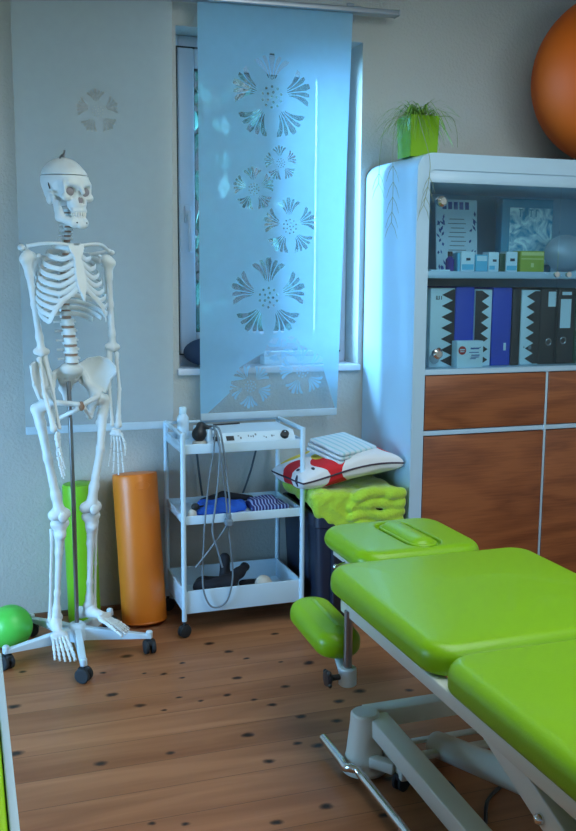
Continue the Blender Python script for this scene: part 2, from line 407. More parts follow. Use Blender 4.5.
def sdf_mesh(f, lo, hi, h):
    lo = np.array(lo, float); hi = np.array(hi, float)
    n = np.maximum(np.ceil((hi-lo)/h).astype(int)+1, 3)
    G = np.stack(np.meshgrid(*[lo[i]+h*np.arange(n[i]) for i in range(3)], indexing='ij'), -1)
    V = f(G)
    for ax in range(3):
        sl = [slice(None)]*3
        for e in (0, -1): sl[ax] = e; V[tuple(sl)] = np.maximum(V[tuple(sl)], h*.1)
    S = V < 0; acc = np.zeros(tuple(n-1)+(3,)); cnt = np.zeros(tuple(n-1))
    I = np.stack(np.meshgrid(*[np.arange(k) for k in n], indexing='ij'), -1).astype(float)
    crosses = []
    for ax in range(3):
        s0 = [slice(None)]*3; s1 = [slice(None)]*3; s0[ax] = slice(0, -1); s1[ax] = slice(1, None)
        a, b = V[tuple(s0)], V[tuple(s1)]; c = S[tuple(s0)] != S[tuple(s1)]
        t = np.where(c, a/np.where(c, a-b, 1), 0); pos = I[tuple(s0)].copy(); pos[..., ax] += t
        pos *= c[..., None]; o1, o2 = [k for k in range(3) if k != ax]
        for d1 in (0, 1):
            for d2 in (0, 1):
                sl = [slice(None)]*3; sl[o1] = slice(d1, n[o1]-1+d1); sl[o2] = slice(d2, n[o2]-1+d2)
                acc += pos[tuple(sl)]; cnt += c[tuple(sl)]
        crosses.append((c, S[tuple(s0)]))
    act = cnt > 0; idx = -np.ones(act.shape, int); idx[act] = np.arange(act.sum())
    vs = lo+h*(acc[act]/cnt[act][:, None]); fs = []
    for ax, (c, s0) in enumerate(crosses):
        w = np.argwhere(c)
        if not len(w): continue
        o1, o2 = [(1, 2), (2, 0), (0, 1)][ax]
        ok = (w[:, o1] > 0) & (w[:, o2] > 0) & (w[:, o1] < n[o1]-1) & (w[:, o2] < n[o2]-1); w = w[ok]
        q = []
        for d1, d2 in ((1, 1), (0, 1), (0, 0), (1, 0)):
            k = w.copy(); k[:, o1] -= d1; k[:, o2] -= d2; q.append(idx[k[:, 0], k[:, 1], k[:, 2]])
        q = np.stack(q, 1); fl = ~s0[w[:, 0], w[:, 1], w[:, 2]]; q[fl] = q[fl][:, ::-1]
        fs.append(q)
    F = np.concatenate(fs) if fs else np.zeros((0, 4), int)
    return vs.tolist(), F.tolist()
def sdf_obj(name, f, lo, hi, h, mat, parent=None, label=None):
    v, q = sdf_mesh(f, lo, hi, h); mb = MB(); mb.add(v, q); o = mb.build(name, mat, parent, True, 75)
    if label: o['label'] = label
    return o
def bone(name, chain, rad, parent, balls=(), k=.008, h=.0042, mat=None, label=None, chains=()):
    """smooth bone: tapered capsule chain plus swellings"""
    cs = [(chain, rad)]+list(chains)
    pts = np.array([p for c, _ in cs for p in c]+[b[0] for b in balls]); mr = max(max(r) for _, r in cs)
    mr = max([mr]+[b[1] for b in balls])+.008
    def f(P):
        d = None
        for c, r in cs:
            for i in range(len(c)-1):
                e = s_cap(P, c[i], c[i+1], r[i], r[i+1]); d = e if d is None else smin(d, e, k)
        for c, r in balls: d = smin(d, s_ell(P, c, (r, r, r)), k)
        return d
    return sdf_obj(name, f, pts.min(0)-mr, pts.max(0)+mr, h, mat or M['bone'], parent, label)

# ================================================================== THE ROOM
YW = 3.673
WX0, WX1, WZ0, WZ1 = .808, 1.578, .962, 2.272        # window opening
XL, XR, YF, ZC = -1.45, 3.05, -1.7, 2.58
def struct(o): return tag(o, kind='structure')
mb = MB()
mb.box((XL-.1, YF, -.1), (XR+.1, YW+.3, 0)); struct(mb.build('floor', M['floor'], smooth=False))
mb = MB()
mb.box((XL-.1, YW, 0), (WX0, YW+.3, ZC)).box((WX1, YW, 0), (XR+.1, YW+.3, ZC)).box((WX0, YW, 0), (WX1, YW+.3, WZ0)).box((WX0, YW, WZ1), (WX1, YW+.3, ZC))
struct(mb.build('wall_back', M['wall'], smooth=False))
mb = MB(); mb.box((XR, YF, 0), (XR+.1, YW, ZC)); struct(mb.build('wall_right', M['wall'], smooth=False))
mb = MB(); mb.box((XL-.1, YF, 0), (XL, YW, ZC)); struct(mb.build('wall_left', M['wall'], smooth=False))
mb = MB(); mb.box((XL-.1, YF, ZC), (XR+.1, YW+.3, ZC+.1)); struct(mb.build('ceiling', M['ceiling'], smooth=False))
mb = MB(); mb.box((XL, YW-.014, 0), (1.598, YW, .022), .004); struct(mb.build('baseboard_back', M['basewood']))
mb = MB(); mb.box((WX0-.008, YW-.02, WZ0-.018), (WX1+.006, YW+.13, WZ0+.008), .004); struct(mb.build('trim_sill', M['upvc']))

win = bpy.data.objects.new('window_1', None); COL.objects.link(win); win.location = (1.19, YW+.12, 1.6); struct(win)
def wb(mb, name, mat, **k):
    o = mb.build(name, mat, **k); o.parent = win; o.matrix_parent_inverse = Matrix.Translation(-win.location); return o
def ring(mb, x0, x1, z0, z1, wl, wr, wb_, wt, y0, y1, b=.005):
    mb.box((x0, y0, z0), (x0+wl, y1, z1), b).box((x1-wr, y0, z0), (x1, y1, z1), b)
    mb.box((x0+wl-.001, y0, z0), (x1-wr+.001, y1, z0+wb_), b).box((x0+wl-.001, y0, z1-wt), (x1-wr+.001, y1, z1), b); return mb
FY = YW+.125
m_ = MB(); ring(m_, WX0+.001, WX1-.001, WZ0+.004, WZ1-.001, .04, .04, .05, .045, FY+.012, FY+.085); wb(m_, 'window_frame', M['upvc'])
m_ = MB(); ring(m_, .842, 1.548, 1.018, 2.222, .065, .104, .088, .075, FY-.008, FY+.06, .007); wb(m_, 'window_sash', M['upvc'])
m_ = MB(); ring(m_, .838, 1.552, 1.012, 2.230, .005, .005, .005, .005, FY+.008, FY+.05, 0); wb(m_, 'window_seal', M['gasket'], smooth=False)
m_ = MB(); ring(m_, .9065, 1.4445, 1.1055, 2.1475, .0035, .0035, .0035, .006, FY+.002, FY+.03, 0); wb(m_, 'glazing_gasket', M['gasket'], smooth=False)
m_ = MB(); ring(m_, 1.436, 1.447, 1.103, 2.15, .0, .008, .005, .0, FY-.012, FY+.0, 0); wb(m_, 'glazing_bead', M['upvc'], smooth=False)
m_ = MB(); m_.box((.905, FY+.028, 1.103), (1.446, FY+.034, 2.15)); wb(m_, 'pane', M['winglass'], smooth=False)
m_ = MB(); m_.box((.860, FY-.02, 1.545), (.888, FY-.008, 1.615), .004).box((.866, FY-.046, 1.572), (.882, FY-.018, 1.588), .004)
m_.rod((.874, FY-.046, 1.592), (.878, FY-.05, 1.43), .018, .014, (0, -1, 0), .005); wb(m_, 'window_handle', M['upvc'])

# outside: garden ground and leafy trees beyond the window
mb = MB(); mb.box((-3, YW+.3, -.4), (6, 9, -.3)); struct(mb.build('ground', M['grass'], smooth=False))
def tree(label, x, y, w, d, h, seed):
    t = thing('garden_tree', label, 'tree', (x, y, -.3), 'garden trees outside the window'); rs = random.Random(seed)
    m_ = MB(); m_.tube([(0, 0, 0), (.03, 0, h*.4), (-.02, .02, h*.8)], [.08, .06, .025], 8)
    for a in range(5):
        an = a*1.26; m_.tube([(0, 0, h*(.3+.1*a)), (w*.35*math.cos(an), d*.35*math.sin(an), h*(.45+.1*a))], [.03, .012], 6)
    m_.build('trunk', M['bark'], t)
    m_ = MB()
    for i in range(3400):
        p = Vector((max(-.56, min(.56, rs.gauss(0, w*.33))), max(-.5, min(.5, rs.gauss(0, d*.25))), h*(.06+.94*rs.random()))); s = rs.uniform(.04, .09)
        q = Matrix.Rotation(rs.uniform(0, 6.3), 3, 'Z') @ Matrix.Rotation(rs.uniform(-1, 1), 3, 'X')
        m_.add([p+q @ Vector(c)*s for c in ((-.5, 0, 0), (0, .1, -.8), (.5, 0, 0), (0, -.1, .9))], [(0, 1, 2, 3)])
    o = m_.build('foliage', M['treeleaf'], t, False)
tree('dark leafy garden tree behind the left half of the window', .75, 5.2, 1.1, .8, 3.3, 1)
tree('dark leafy garden tree behind the right half of the window', 2.05, 5.3, 1.1, .8, 3.2, 2)

# ------------------------------------------------------------------ curtain rail and sheer panels
YC = 3.59
def rail_z(x): return 2.353+(x-.9)*.022
rt = thing('curtain_rail', 'long grey metal curtain rail above the window', 'curtain rail', (.2, YC, rail_z(.2)))
m_ = MB(); m_.rod((-1.4-.2, 0, rail_z(-1.4)-rail_z(.2)), (1.685-.2, 0, rail_z(1.685)-rail_z(.2)), .05, .02, bev=.004); m_.build('track', M['metal'], rt)
m_ = MB(); m_.box((1.684-.2, -.027, rail_z(1.685)-rail_z(.2)-.012), (1.69-.2, .027, rail_z(1.685)-rail_z(.2)+.012), .003); m_.build('end_cap', M['metal'], rt)
for bx in (-.9, .3, 1.52):
    m_ = MB(); z = rail_z(bx)-rail_z(.2); m_.box((bx-.2-.015, 0, z+.008), (bx-.2+.015, YW-YC, z+.02), .003).box((bx-.215, YW-YC-.006, z-.02), (bx-.185, YW-YC, z+.05), .003); m_.build('bracket', M['metal'], rt)

def petal_slits(cx, cz, R, rot, petals=5, n=5):
    out = []
    for p in range(petals):
        a = R_(90+360/petals*p+rot)
        for k in range(n):
            q = k-(n-1)/2
            ro = R*(1.0-.018*q*q)*(1 if (k % 2 == 0) else .97); ri = R*(.40+.02*abs(q))
            L = []; Rr = []
            for i in range(7):
                t = i/6; r = ri+(ro-ri)*t
                mid = a+R_(q*(5.5+7.0*t**1.3)); w = R_(1.3+5.2*t**.8)*(.62 if k % 2 else .86)*(1-.45*(i == 6))
                L.append((cx+r*math.cos(mid-w), cz+r*math.sin(mid-w))); Rr.append((cx+r*math.cos(mid+w), cz+r*math.sin(mid+w)))
            out.append(L+Rr[::-1])
    return out
def centre_dots(cx, cz, R):
    out = []; rd = R*.035
    pos = [(0, 0)]+[(.12*R*math.cos(i*1.2566), .12*R*math.sin(i*1.2566)) for i in range(5)]+[(.24*R*math.cos(i*.628+.3), .24*R*math.sin(i*.628+.3)) for i in range(10)]
    for dx, dz in pos: out.append([(cx+dx+rd*math.cos(t*1.047), cz+dz+rd*math.sin(t*1.047)) for t in range(6)])
    return out
def sheer_panel(label, x0, x1, xt0, xt1, z0, flowers, mat, y, veil=False):
    t = thing('sheer_curtain_panel', label, 'curtain', (x0, y, z0), 'sheer curtain panels on the rail')
    ztop0, ztop1 = rail_z(xt0)-.008, rail_z(xt1)-.008
    cu = bpy.data.curves.new('fabric', 'CURVE'); cu.dimensions = '2D'; cu.fill_mode = 'BOTH'; cu.resolution_u = 1
    polys = [[(x0, z0), (x1, z0), (xt1, ztop1), (xt0, ztop0)]]
    for f in flowers:
        polys += petal_slits(*f[:4])
        if f[2] > .06: polys += centre_dots(*f[:3])
    for P in polys:
        s = cu.splines.new('POLY'); s.points.add(len(P)-1)
        for q, (a, b) in zip(s.points, P): q.co = (a-x0, b-z0, 0, 1)
        s.use_cyclic_u = True
    tmp = bpy.data.objects.new('fabric_outline', cu); COL.objects.link(tmp)
    bpy.context.view_layer.update()
    me = bpy.data.meshes.new_from_object(tmp.evaluated_get(bpy.context.evaluated_depsgraph_get()))
    bpy.data.objects.remove(tmp); bpy.data.curves.remove(cu)
    me.name = 'fabric'; me.transform(Matrix.Rotation(math.pi/2, 4, 'X')); me.materials.clear(); me.materials.append(mat)
    for p in me.polygons: p.material_index = 0
    o = bpy.data.objects.new('fabric', me); COL.objects.link(o); o.parent = t
    if veil:
        m_ = MB(); m_.add([(0, .0015, 0), (x1-x0, .0015, 0), (xt1-x0, .0015, ztop1-z0), (xt0-x0, .0015, ztop0-z0)], [(0, 1, 2, 3)]); m_.build('burnout_veil', M['veil'], t, False)
    m_ = MB(); m_.box((0, -.004, -.004), (x1-x0, .004, .026), .003); m_.build('hem_bar', M['hem'], t)
    return t
sheer_panel('narrow white sheer curtain panel with cut-out flowers hanging over the window', .873, 1.452, .873, 1.497, .772,
    [(1.165, 2.02, .162, 0), (1.203, 1.774, .068, 8), (1.093, 1.672, .085, 5), (1.242, 1.532, .112, 4), (1.154, 1.252, .158, 0), (1.30, .955, .10, 10), (1.19, 1.045, .05, 20), (1.25, 1.06, .04, 0), (1.08, .9, .09, 30)], M['sheer'], YC, True)
sheer_panel('wide white sheer curtain panel on the wall behind the skeleton', .206, .766, .206, .780, .748,
    [(.50, 1.93, .08, 6)], M['sheer2'], YC+.012)

# ------------------------------------------------------------------ things on the sill
mb = MB(); mb.ball((0, 0, 0), (.118, .052, .060), 32, 18)
o = mb.build('oval_cushion', M['navycush']); o.location = (.956, YW+.058, WZ0+.0675); tag(o, 'dark navy oval cushion lying on the window sill', 'cushion')
t = thing('storage_carton', 'long low white carton lying on the window sill', 'box', (1.31, YW+.07, WZ0+.008))
m_ = MB(); m_.box((-.135, -.032, 0), (.135, .032, .042), .003); m_.build('carton_body', M['white'], t)
m_ = MB(); m_.box((-.137, -.034, .036), (.137, .034, .056), .003); m_.build('carton_lid', M['whitep'], t)

# ================================================================== TALL CABINET
CX0, CX1, CY, CZ = 1.60, 2.82, 3.196, 1.79
cab = thing('tall_cabinet', 'tall white cabinet with glass doors above and cherry wood fronts below', 'cabinet', (CX0, CY, 0))
D = YW-.006-CY; W = CX1-CX0
def arcpts(cx, cz, r, a0, a1, n=8): return [(cx+r*math.cos(R_(a0+(a1-a0)*i/n)), cz+r*math.sin(R_(a0+(a1-a0)*i/n))) for i in range(n+1)]
ro, th = .062, .052
outer = [(0, 0)]+arcpts(ro, CZ-ro, ro, 180, 90)+arcpts(W-ro, CZ-ro, ro, 90, 0)+[(W, 0)]
inner = [(W-th, 0)]+arcpts(W-th-.02, CZ-.06-.02, .02, 0, 90, 4)+arcpts(th+.02, CZ-.06-.02, .02, 90, 180, 4)+[(th, 0)]
m_ = MB()
poly = outer+inner; n = len(poly)
no = len(outer)
vs = [(a, 0, b) for a, b in poly]+[(a, D, b) for a, b in poly]; fs = []
for i in range(n): fs.append((i, (i+1) % n, (i+1) % n+n, i+n))
# front and back bands, matched strips between outer and inner outlines
inn = inner[::-1]
def strip(off, flip):
    oi = list(range(no)); ii = list(range(n-1, no-1, -1)); a = b = 0
    while a < len(oi)-1 or b < len(ii)-1:
        fa = a/(len(oi)-1); fb = b/(len(ii)-1)
        if a < len(oi)-1 and (fa <= fb or b == len(ii)-1): f = (oi[a]+off, oi[a+1]+off, ii[b]+off); a += 1
        else: f = (oi[a]+off, ii[b+1]+off, ii[b]+off); b += 1
        fs.append(f[::-1] if flip else f)
strip(0, False); strip(n, True)
m_.add(vs, fs); m_.build('carcass', M['cabwhite'], cab, True, 35)
xi0, xi1 = th, W-th; xm = 2.197-CX0
m_ = MB(); m_.box((xi0, D-.012, .05), (xi1, D, 1.73)); m_.build('back_panel', M['cabin'], cab, False)
m_ = MB(); m_.box((xi0, .004, 1.684), (xi1, D-.012, 1.731), .002); m_.build('top_rail', M['cabwhite'], cab)
m_ = MB(); m_.box((xi0, .012, 1.333), (xi1, D-.012, 1.360), .002); m_.build('shelf', M['cabwhite'], cab)
m_ = MB(); m_.box((xi0, .0, .968), (xi1, D-.012, .990), .002); m_.build('shelf', M['cabwhite'], cab)
m_ = MB(); m_.box((xi0, .004, .733), (xi1, D-.02, .752), .002); m_.build('middle_rail', M['cabwhite'], cab)
m_ = MB(); m_.box((xi0, .03, 0), (xi1, .05, .08)); m_.build('plinth', M['cabwhite'], cab, False)
m_ = MB(); m_.box((xm-.005, .002, .08), (xm+.005, D-.02, .968), .001); m_.build('divider', M['cabwhite'], cab)
for a, b in ((xi0+.004, xm-.007), (xm+.007, xi1-.004)):
    m_ = MB(); m_.box((a, .0, .755), (b, .02, .965), .002); m_.build('drawer_front', M['cherry'], cab)
    m_ = MB(); m_.box((a, .0, .085), (b, .02, .730), .002); m_.build('door', M['cherry'], cab)
for a, b, hx, kx in ((xi0+.003, xm+.02, xi0+.045, xm-.004), (xm+.024, xi1-.003, xi1-.045, xm+.05)):
    g = MB().box((a, -.006, .992), (b, -.001, 1.682)).build('glass_door', M['cabglass'], cab, False)
    for hz in (1.615, 1.05):
        hm = MB(); hm.lathe((hx, -.012, hz), [(.004, -.02), (.017, -.017), (.02, -.006), (.02, .004), (.012, .012)], 20, Matrix.Rotation(R_(90), 3, 'X')); hm.build('hinge', M['chrome'], g)
    k = MB(); k.lathe((kx, -.016, 1.350), [(.004, .0), (.006, .004), (.006, .012), (.011, .016), (.011, .024)], 16, Matrix.Rotation(R_(90), 3, 'X')); k.build('knob', M['chrome'], g)

# --- contents of the upper shelf (z 1.360)
ZS = 1.3602
t = thing('framed_card', 'white card with blue leaf print standing at left of the upper shelf', 'picture', (1.937, 3.49, ZS))
lean = Matrix.Rotation(R_(-5), 3, 'X')
m_ = MB(); m_.box((-.095, -.004, 0), (.095, .004, .292), .002, None); o = m_.build('card', M['white'], t); o.rotation_euler = (R_(-5), 0, 0)
m_ = MB(); rs = random.Random(5)
for i in range(46):
    side = i % 3
    if side == 0: x, z = rs.uniform(-.088, -.06), rs.uniform(.01, .23)
    elif side == 1: x, z = rs.uniform(.06, .088), rs.uniform(.01, .24)
    else: x, z = rs.uniform(-.06, .06), rs.uniform(.01, .055)
    a = rs.uniform(-.9, .9); c, s = math.cos(a), math.sin(a); l, w = rs.uniform(.008, .017), rs.uniform(.003, .006)
    m_.add([(x+s*l, -.0048, z+c*l), (x+c*w, -.0048, z-s*w), (x-s*l, -.0048, z-c*l), (x-c*w, -.0048, z+s*w)], [(0, 1, 2, 3)])
for i in range(5): m_.box((-.065+.026*i, -.0052, .252), (-.047+.026*i, -.0045, .282))
m_.build('leaf_print', M['printblue'], o, False)
m_ = MB()
for i in range(8): m_.box((-.04+.006*(i % 3), -.0052, .085+.018*i), (.042-.008*(i % 2), -.0046, .088+.018*i))
m_.build('text_lines', M['grey'], o, False)

t = thing('foil_picture_box', 'glossy teal box with crinkled silver-blue picture on the upper shelf', 'box', (2.245, 3.47, ZS))
m_ = MB(); m_.box((-.128, -.02, 0), (.118, .03, .298), .004); o = m_.build('box_body', M['tealf'], t)
m_ = MB(); m_.box((-.092, -.0225, .03), (.112, -.0195, .262)); m_.build('picture', M['foil'], t, False)
m_ = MB()
for i, x in enumerate((-.045, -.02, .005, .03)):
    m_.box((x, -.0235, .225), (x+.004, -.0222, .255))
    m_.box((x-(.006 if i % 2 == 0 else 0), -.0235, .252), (x+.012, -.0222, .256))
m_.build('lettering', M['tealf'], t, False)

t = thing('small_bottle', 'small violet bottle at the left end of the upper shelf row', 'bottle', (1.800, 3.30, ZS))
m_ = MB(); m_.lathe((0, 0, 0), [(.015, 0), (.0165, .004), (.0165, .045), (.008, .055), (.008, .06)], 20); m_.build('bottle_body', M['violet'], t)
m_ = MB(); m_.lathe((0, 0, 0), [(.0095, .058), (.0095, .074), (.008, .076)], 16); m_.build('cap', M['black'], t)
def carton(x0, x1, h, d, mat, label, lab=None, y=3.28, group=None, bands=()):
    t = thing('carton', label, 'box', ((x0+x1)/2, y, ZS), group); w = (x1-x0)/2
    m_ = MB(); m_.box((-w, 0, 0), (w, d, h), .002); m_.build('carton_body', mat, t)
    for z0, z1, a, b, bm_ in bands:
        k = MB(); k.box((-w*a, -.0012, z0*h), (w*b, .0002, z1*h)); k.build('printed_label', bm_, t, False)
    return t
g_ = 'small cartons on the upper shelf'
carton(1.823, 1.835, .07, .05, M['cyanbox'], 'narrow pale blue carton right of the violet bottle', group=g_)
carton(1.838, 1.898, .076, .05, M['white'], 'white carton with dark mark and blue lower band on the upper shelf', group=g_, bands=((.55, .68, .25, .35, M['ink']), (.08, .36, .85, .85, M['cyanbox'])))
carton(1.902, 1.956, .065, .05, M['cyanbox'], 'bright cyan carton between white cartons on the upper shelf', group=g_, bands=((.62, .92, .8, .8, M['white']),))
carton(1.960, 2.006, .076, .05, M['white'], 'plain white carton just right of the cyan carton', group=g_, bands=((.5, .62, .2, .5, M['ink']), (.1, .3, .8, .2, M['cyanbox'])))
carton(2.010, 2.035, .070, .05, M['dkgreen'], 'slim dark green carton on the upper shelf', group=g_)
carton(2.039, 2.090, .078, .05, M['white'], 'white carton left of the olive green carton', group=g_, bands=((.52, .66, .3, .5, M['ink']), (.08, .3, .9, .9, M['cyanbox'])))
carton(2.104, 2.214, .082, .06, M['olive'], 'olive green carton in front of the teal box', group=g_, bands=((.78, .94, .92, .92, M['olivelight']), (.6, .64, .92, .92, M['olivelight']), (.22, .42, .12, .12, M['olivelight'])))
t = thing('steel_bowl', 'large round brushed steel bowl standing on edge on the upper shelf', 'bowl', (2.372, 3.36, ZS+.076))
m_ = MB(); m_.lathe((0, 0, 0), [(.02, .055), (.07, .05), (.125, .03), (.155, .0), (.158, -.004), (.152, -.003), (.12, .024), (.065, .043), (.02, .048)], 40, Matrix.Rotation(R_(90), 3, 'X') @ Matrix.Diagonal((.66, .48, 1)))
m_.build('bowl_body', M['steelbowl'], t)
# small flat booklet under the bottle
o = MB().box((1.70, 3.262, ZS), (1.782, 3.34, ZS+.006), .001).build('booklet', M['white']); rebase(o, (1.74, 3.30, ZS)); tag(o, 'thin white booklet lying flat at the left end of the upper shelf', 'booklet')

# --- binders on the lower shelf (z .990)
ZB = .9902
def binder(x0, x1, h, col, label, saw=None, lab=None, holeat=None, y=3.262, extra=None, slip=None, tooth=7):
    t = thing('ring_binder', label, 'binder', ((x0+x1)/2, y, ZB), 'binders on the lower cabinet shelf'); w = (x1-x0)/2
    m_ = MB(); m_.box((-w, 0, 0), (w, .28, h), .004); m_.build('cover', M[col], t)
    if saw:
        # a spine half black and half white that meet in a zigzag
        flip, base, xs = saw
        k = MB(); s = -1 if flip else 1; n = tooth; pts = [(s*w*.985, .004), ]
        zz = [(s*w*(xs-.55 if i % 2 else xs+.35), .004+(h-.008)*i/(2*n)) for i in range(2*n+1)]
        pol = zz+[(s*w*.985, h-.004)]
        # triangulated by hand so that the concave outline stays clean
        vs = []; fs = []
        for i, (a, z) in enumerate(zz): vs += [(a, -.0012, z), (s*w*.985, -.0012, z)]
        for i in range(2*n): fs.append((2*i, 2*i+1, 2*i+3, 2*i+2))
        k.add(vs, fs); k.build('zigzag_spine', M[base], t, False)
    if lab:
        a, b, z0, z1 = lab; k = MB(); k.box((a*w, -.0015, z0), (b*w, .0002, z1)); k.build('spine_label', M['label'], t, False)
    if holeat is not None:
        k = MB(); k.tube([(holeat[0]*w+.0128*math.cos(u*.2618), -.0012, holeat[1]+.0128*math.sin(u*.2618)) for u in range(24)], .0018, 6, closed=True); k.build('finger_ring', M['chrome'], t)
        k = MB(); k.lathe((holeat[0]*w, -.0006, holeat[1]), [(.0005, 0), (.011, 0), (.011, .001), (.0005, .001)], 24, Matrix.Rotation(R_(90), 3, 'X')); k.build('finger_hole', M['black'], t)
    if extra: extra(t, w)
    return t
def markA(t, w):
    k = MB()
    for dx in (-.012, -.006, .001, .010): k.box((-w*.35+dx, -.0016, .262), (-w*.35+dx+.0025, -.0002, .276))
    k.box((-w*.35-.012, -.0016, .262), (-w*.35+.0, -.0002, .2645)); k.build('spine_mark', M['ink'], t, False)
    k = MB(); k.lathe((-w*.25, -.0015, .066), [(.0005, 0), (.011, 0), (.011, .001), (.0005, .001)], 20, Matrix.Rotation(R_(90), 3, 'X')); k.build('finger_hole', M['black'], t)
    k = MB(); k.lathe((-w*.62, -.0045, .036), [(.0005, 0), (.021, 0), (.021, .003), (.0005, .003)], 24, Matrix.Rotation(R_(90), 3, 'X')); k.build('round_tag', M['steelbowl'], t)
binder(1.702, 1.808, .305, 'white', 'white binder with black zigzag edge at the far left of the shelf', (False, 'dark', .45), extra=markA)
binder(1.811, 1.893, .310, 'blue', 'plain blue binder between two zigzag binders')
binder(1.896, 1.972, .300, 'white', 'half black half white zigzag binder left of the slipped blue binder', (True, 'dark', -.1), tooth=7)
def slip(t, w):
    k = MB(); k.box((w*.25, -.0016, .06), (w*.5, -.0002, .09)); k.build('spine_label', M['label'], t, False)
binder(1.976, 2.062, .308, 'blue', 'blue binder with small white sticker near its foot', extra=slip)
binder(2.066, 2.104, .303, 'dark', 'narrow plain black binder beside the stickered blue binder')
def markD(t, w):
    k = MB(); k.box((-w*.1, -.0018, .062), (w*.2, -.0008, .078)); k.box((-w*.65, -.0018, .068), (-w*.55, -.0008, .074)); k.build('spine_mark', M['grey'], t, False)
binder(2.107, 2.192, .298, 'white', 'white binder with black zigzag edge right of the narrow black binder', (False, 'dark', .05), extra=markD)
binder(2.195, 2.276, .305, 'dark', 'black binder with short square white label', lab=(-.15, .75, .232, .292), holeat=(.05, .09))
def topl(t, w):
    k = MB(); k.box((-.62*w, -.0015, .278), (.5*w, .0002, .291)); k.build('spine_label', M['label'], t, False)
binder(2.279, 2.358, .306, 'dark', 'black binder with tall white label and small strip above', lab=(-.75, .5, .145, .262), holeat=(-.3, .095), extra=topl)
binder(2.361, 2.44, .303, 'dkgreen', 'dark green binder at the right of the labelled black binders', lab=(-.8, .5, .145, .262), holeat=(-.3, .095))
t = thing('tape_carton', 'small white carton with round red emblem in front of the binders', 'box', (1.848, 3.212, ZB))
ry = Matrix.Rotation(R_(0), 3, 'Z')
m_ = MB(); m_.box((-.052, 0, 0), (.062, .045, .104), .002); m_.build('carton_body', M['white'], t)
m_ = MB(); m_.lathe((-.0305, -.0005, .068), [(.0005, 0), (.0165, 0), (.0165, .001), (.0005, .001)], 28, Matrix.Rotation(R_(90), 3, 'X')); e = m_.build('red_emblem', M['redp'], t)
m_ = MB(); m_.box((-.041, -.0022, .069), (-.020, -.0012, .073)).box((-.039, -.0022, .062), (-.022, -.0012, .065)); m_.build('emblem_mark', M['label'], e, False)
m_ = MB()
for a, b, z, hh in ((.006, .044, .072, .006), (.045, .05, .077, .003), (.0, .042, .058, .003), (.01, .046, .047, .0035), (.008, .044, .040, .0025), (.005, .030, .034, .0025)):
    m_.box((a, -.0012, z), (b, .0002, z+hh))
m_.build('printed_text', M['printblue'], t, False)

# --- on top of the cabinet
t = thing('potted_spider_plant', 'spider plant in a glossy lime square pot on the cabinet corner', 'plant', (1.685, 3.375, CZ))
m_ = MB()
a, b, h = .056, .060, .152
m_.add([(-a, -a, 0), (a, -a, 0), (a, a, 0), (-a, a, 0), (-b, -b, h), (b, -b, h), (b, b, h), (-b, b, h), (-b+.006, -b+.006, h), (b-.006, -b+.006, h), (b-.006, b-.006, h), (-b+.006, b-.006, h), (-b+.008, -b+.008, h-.02), (b-.008, -b+.008, h-.02), (b-.008, b-.008, h-.02), (-b+.008, b-.008, h-.02)],
       [(3, 2, 1, 0)]+[(i, (i+1) % 4, (i+1) % 4+4, i+4) for i in range(4)]+[(i+4, (i+1) % 4+4, (i+1) % 4+8, i+8) for i in range(4)]+[(i+8, (i+1) % 4+8, (i+1) % 4+12, i+12) for i in range(4)])
m_.build('pot', M['potgreen'], t, False)
m_ = MB(); m_.box((-b+.008, -b+.008, h-.03), (b-.008, b-.008, h-.015)); m_.build('soil', M['soil'], t, False)
def blade(m_, base, an, L, droop, w, rise):
    d = Vector((math.cos(an), math.sin(an), 0)); s = Vector((-d.y, d.x, 0)); vs = []; n = 8
    for i in range(n+1):
        q = i/n; p = Vector(base)+d*(L*q)+Vector((0, 0, rise*math.sin(min(1, q*1.4)*1.5708)-droop*q*q)); ww = w*(1-q)**.6*.5+.0004
        vs += [p+s*ww, p-s*ww+Vector((0, 0, .0))]
    m_.add(vs, [(2*i, 2*i+1, 2*i+3, 2*i+2) for i in range(n)])
m_ = MB(); rs = random.Random(11)
for i in range(230):
    an = rs.uniform(0, 6.283); blade(m_, (rs.uniform(-.03, .03), rs.uniform(-.03, .03), h-.02), an, rs.uniform(.05, .19), rs.uniform(.03, .16), rs.uniform(.003, .0058), rs.uniform(.035, .10))
tag(m_.build('leaves', M['leaf'], t, False), kind='stuff')
for pts, forks in (([(-.05, -.05, .15), (-.12, -.07, .13), (-.150, -.10, .03), (-.146, -.10, -.12), (-.150, -.10, -.25)], 5),
                   ([(-.03, -.06, .15), (-.07, -.16, .10), (-.050, -.20, -.02), (-.050, -.20, -.10), (-.068, -.20, -.19)], 4),
                   ([(-.06, -.02, .15), (-.14, -.02, .12), (-.155, .0, .02), (-.16, .0, -.10)], 2),
                   ([(.05, -.05, .15), (.11, -.06, .15), (.135, -.06, .10), (.14, -.06, .04)], 0)):
    S = spline(pts, 8); m_ = MB(); m_.tube(S, .0012, 5)
    for f in range(forks):
        p = Vector(S[-1-3*f])
        for s in (-1, 1): m_.tube([p, p+Vector((s*.015, 0, -.025)), p+Vector((s*.026, 0, -.06))], [.001, .001, .0005], 4)
    m_.build('runner', M['runner'], t)
RB = .345
mb = MB(); mb.ball((0, 0, 0), RB, 64, 40)
ob = mb.build('gym_ball', M['ballorange']); ob.location = (2.555, YW-RB-.004, CZ+RB-.001); tag(ob, 'large orange gym ball resting on top of the tall cabinet', 'exercise ball')
m_ = MB(); m_.lathe((-RB*.81, -RB*.57, .06), [(.001, -.001), (.012, 0), (.014, .002), (.001, .004)], 16, Matrix.Rotation(R_(-35), 3, 'Z') @ Matrix.Rotation(R_(-90), 3, 'Y')); m_.build('valve_plug', M['ballorange'], ob)

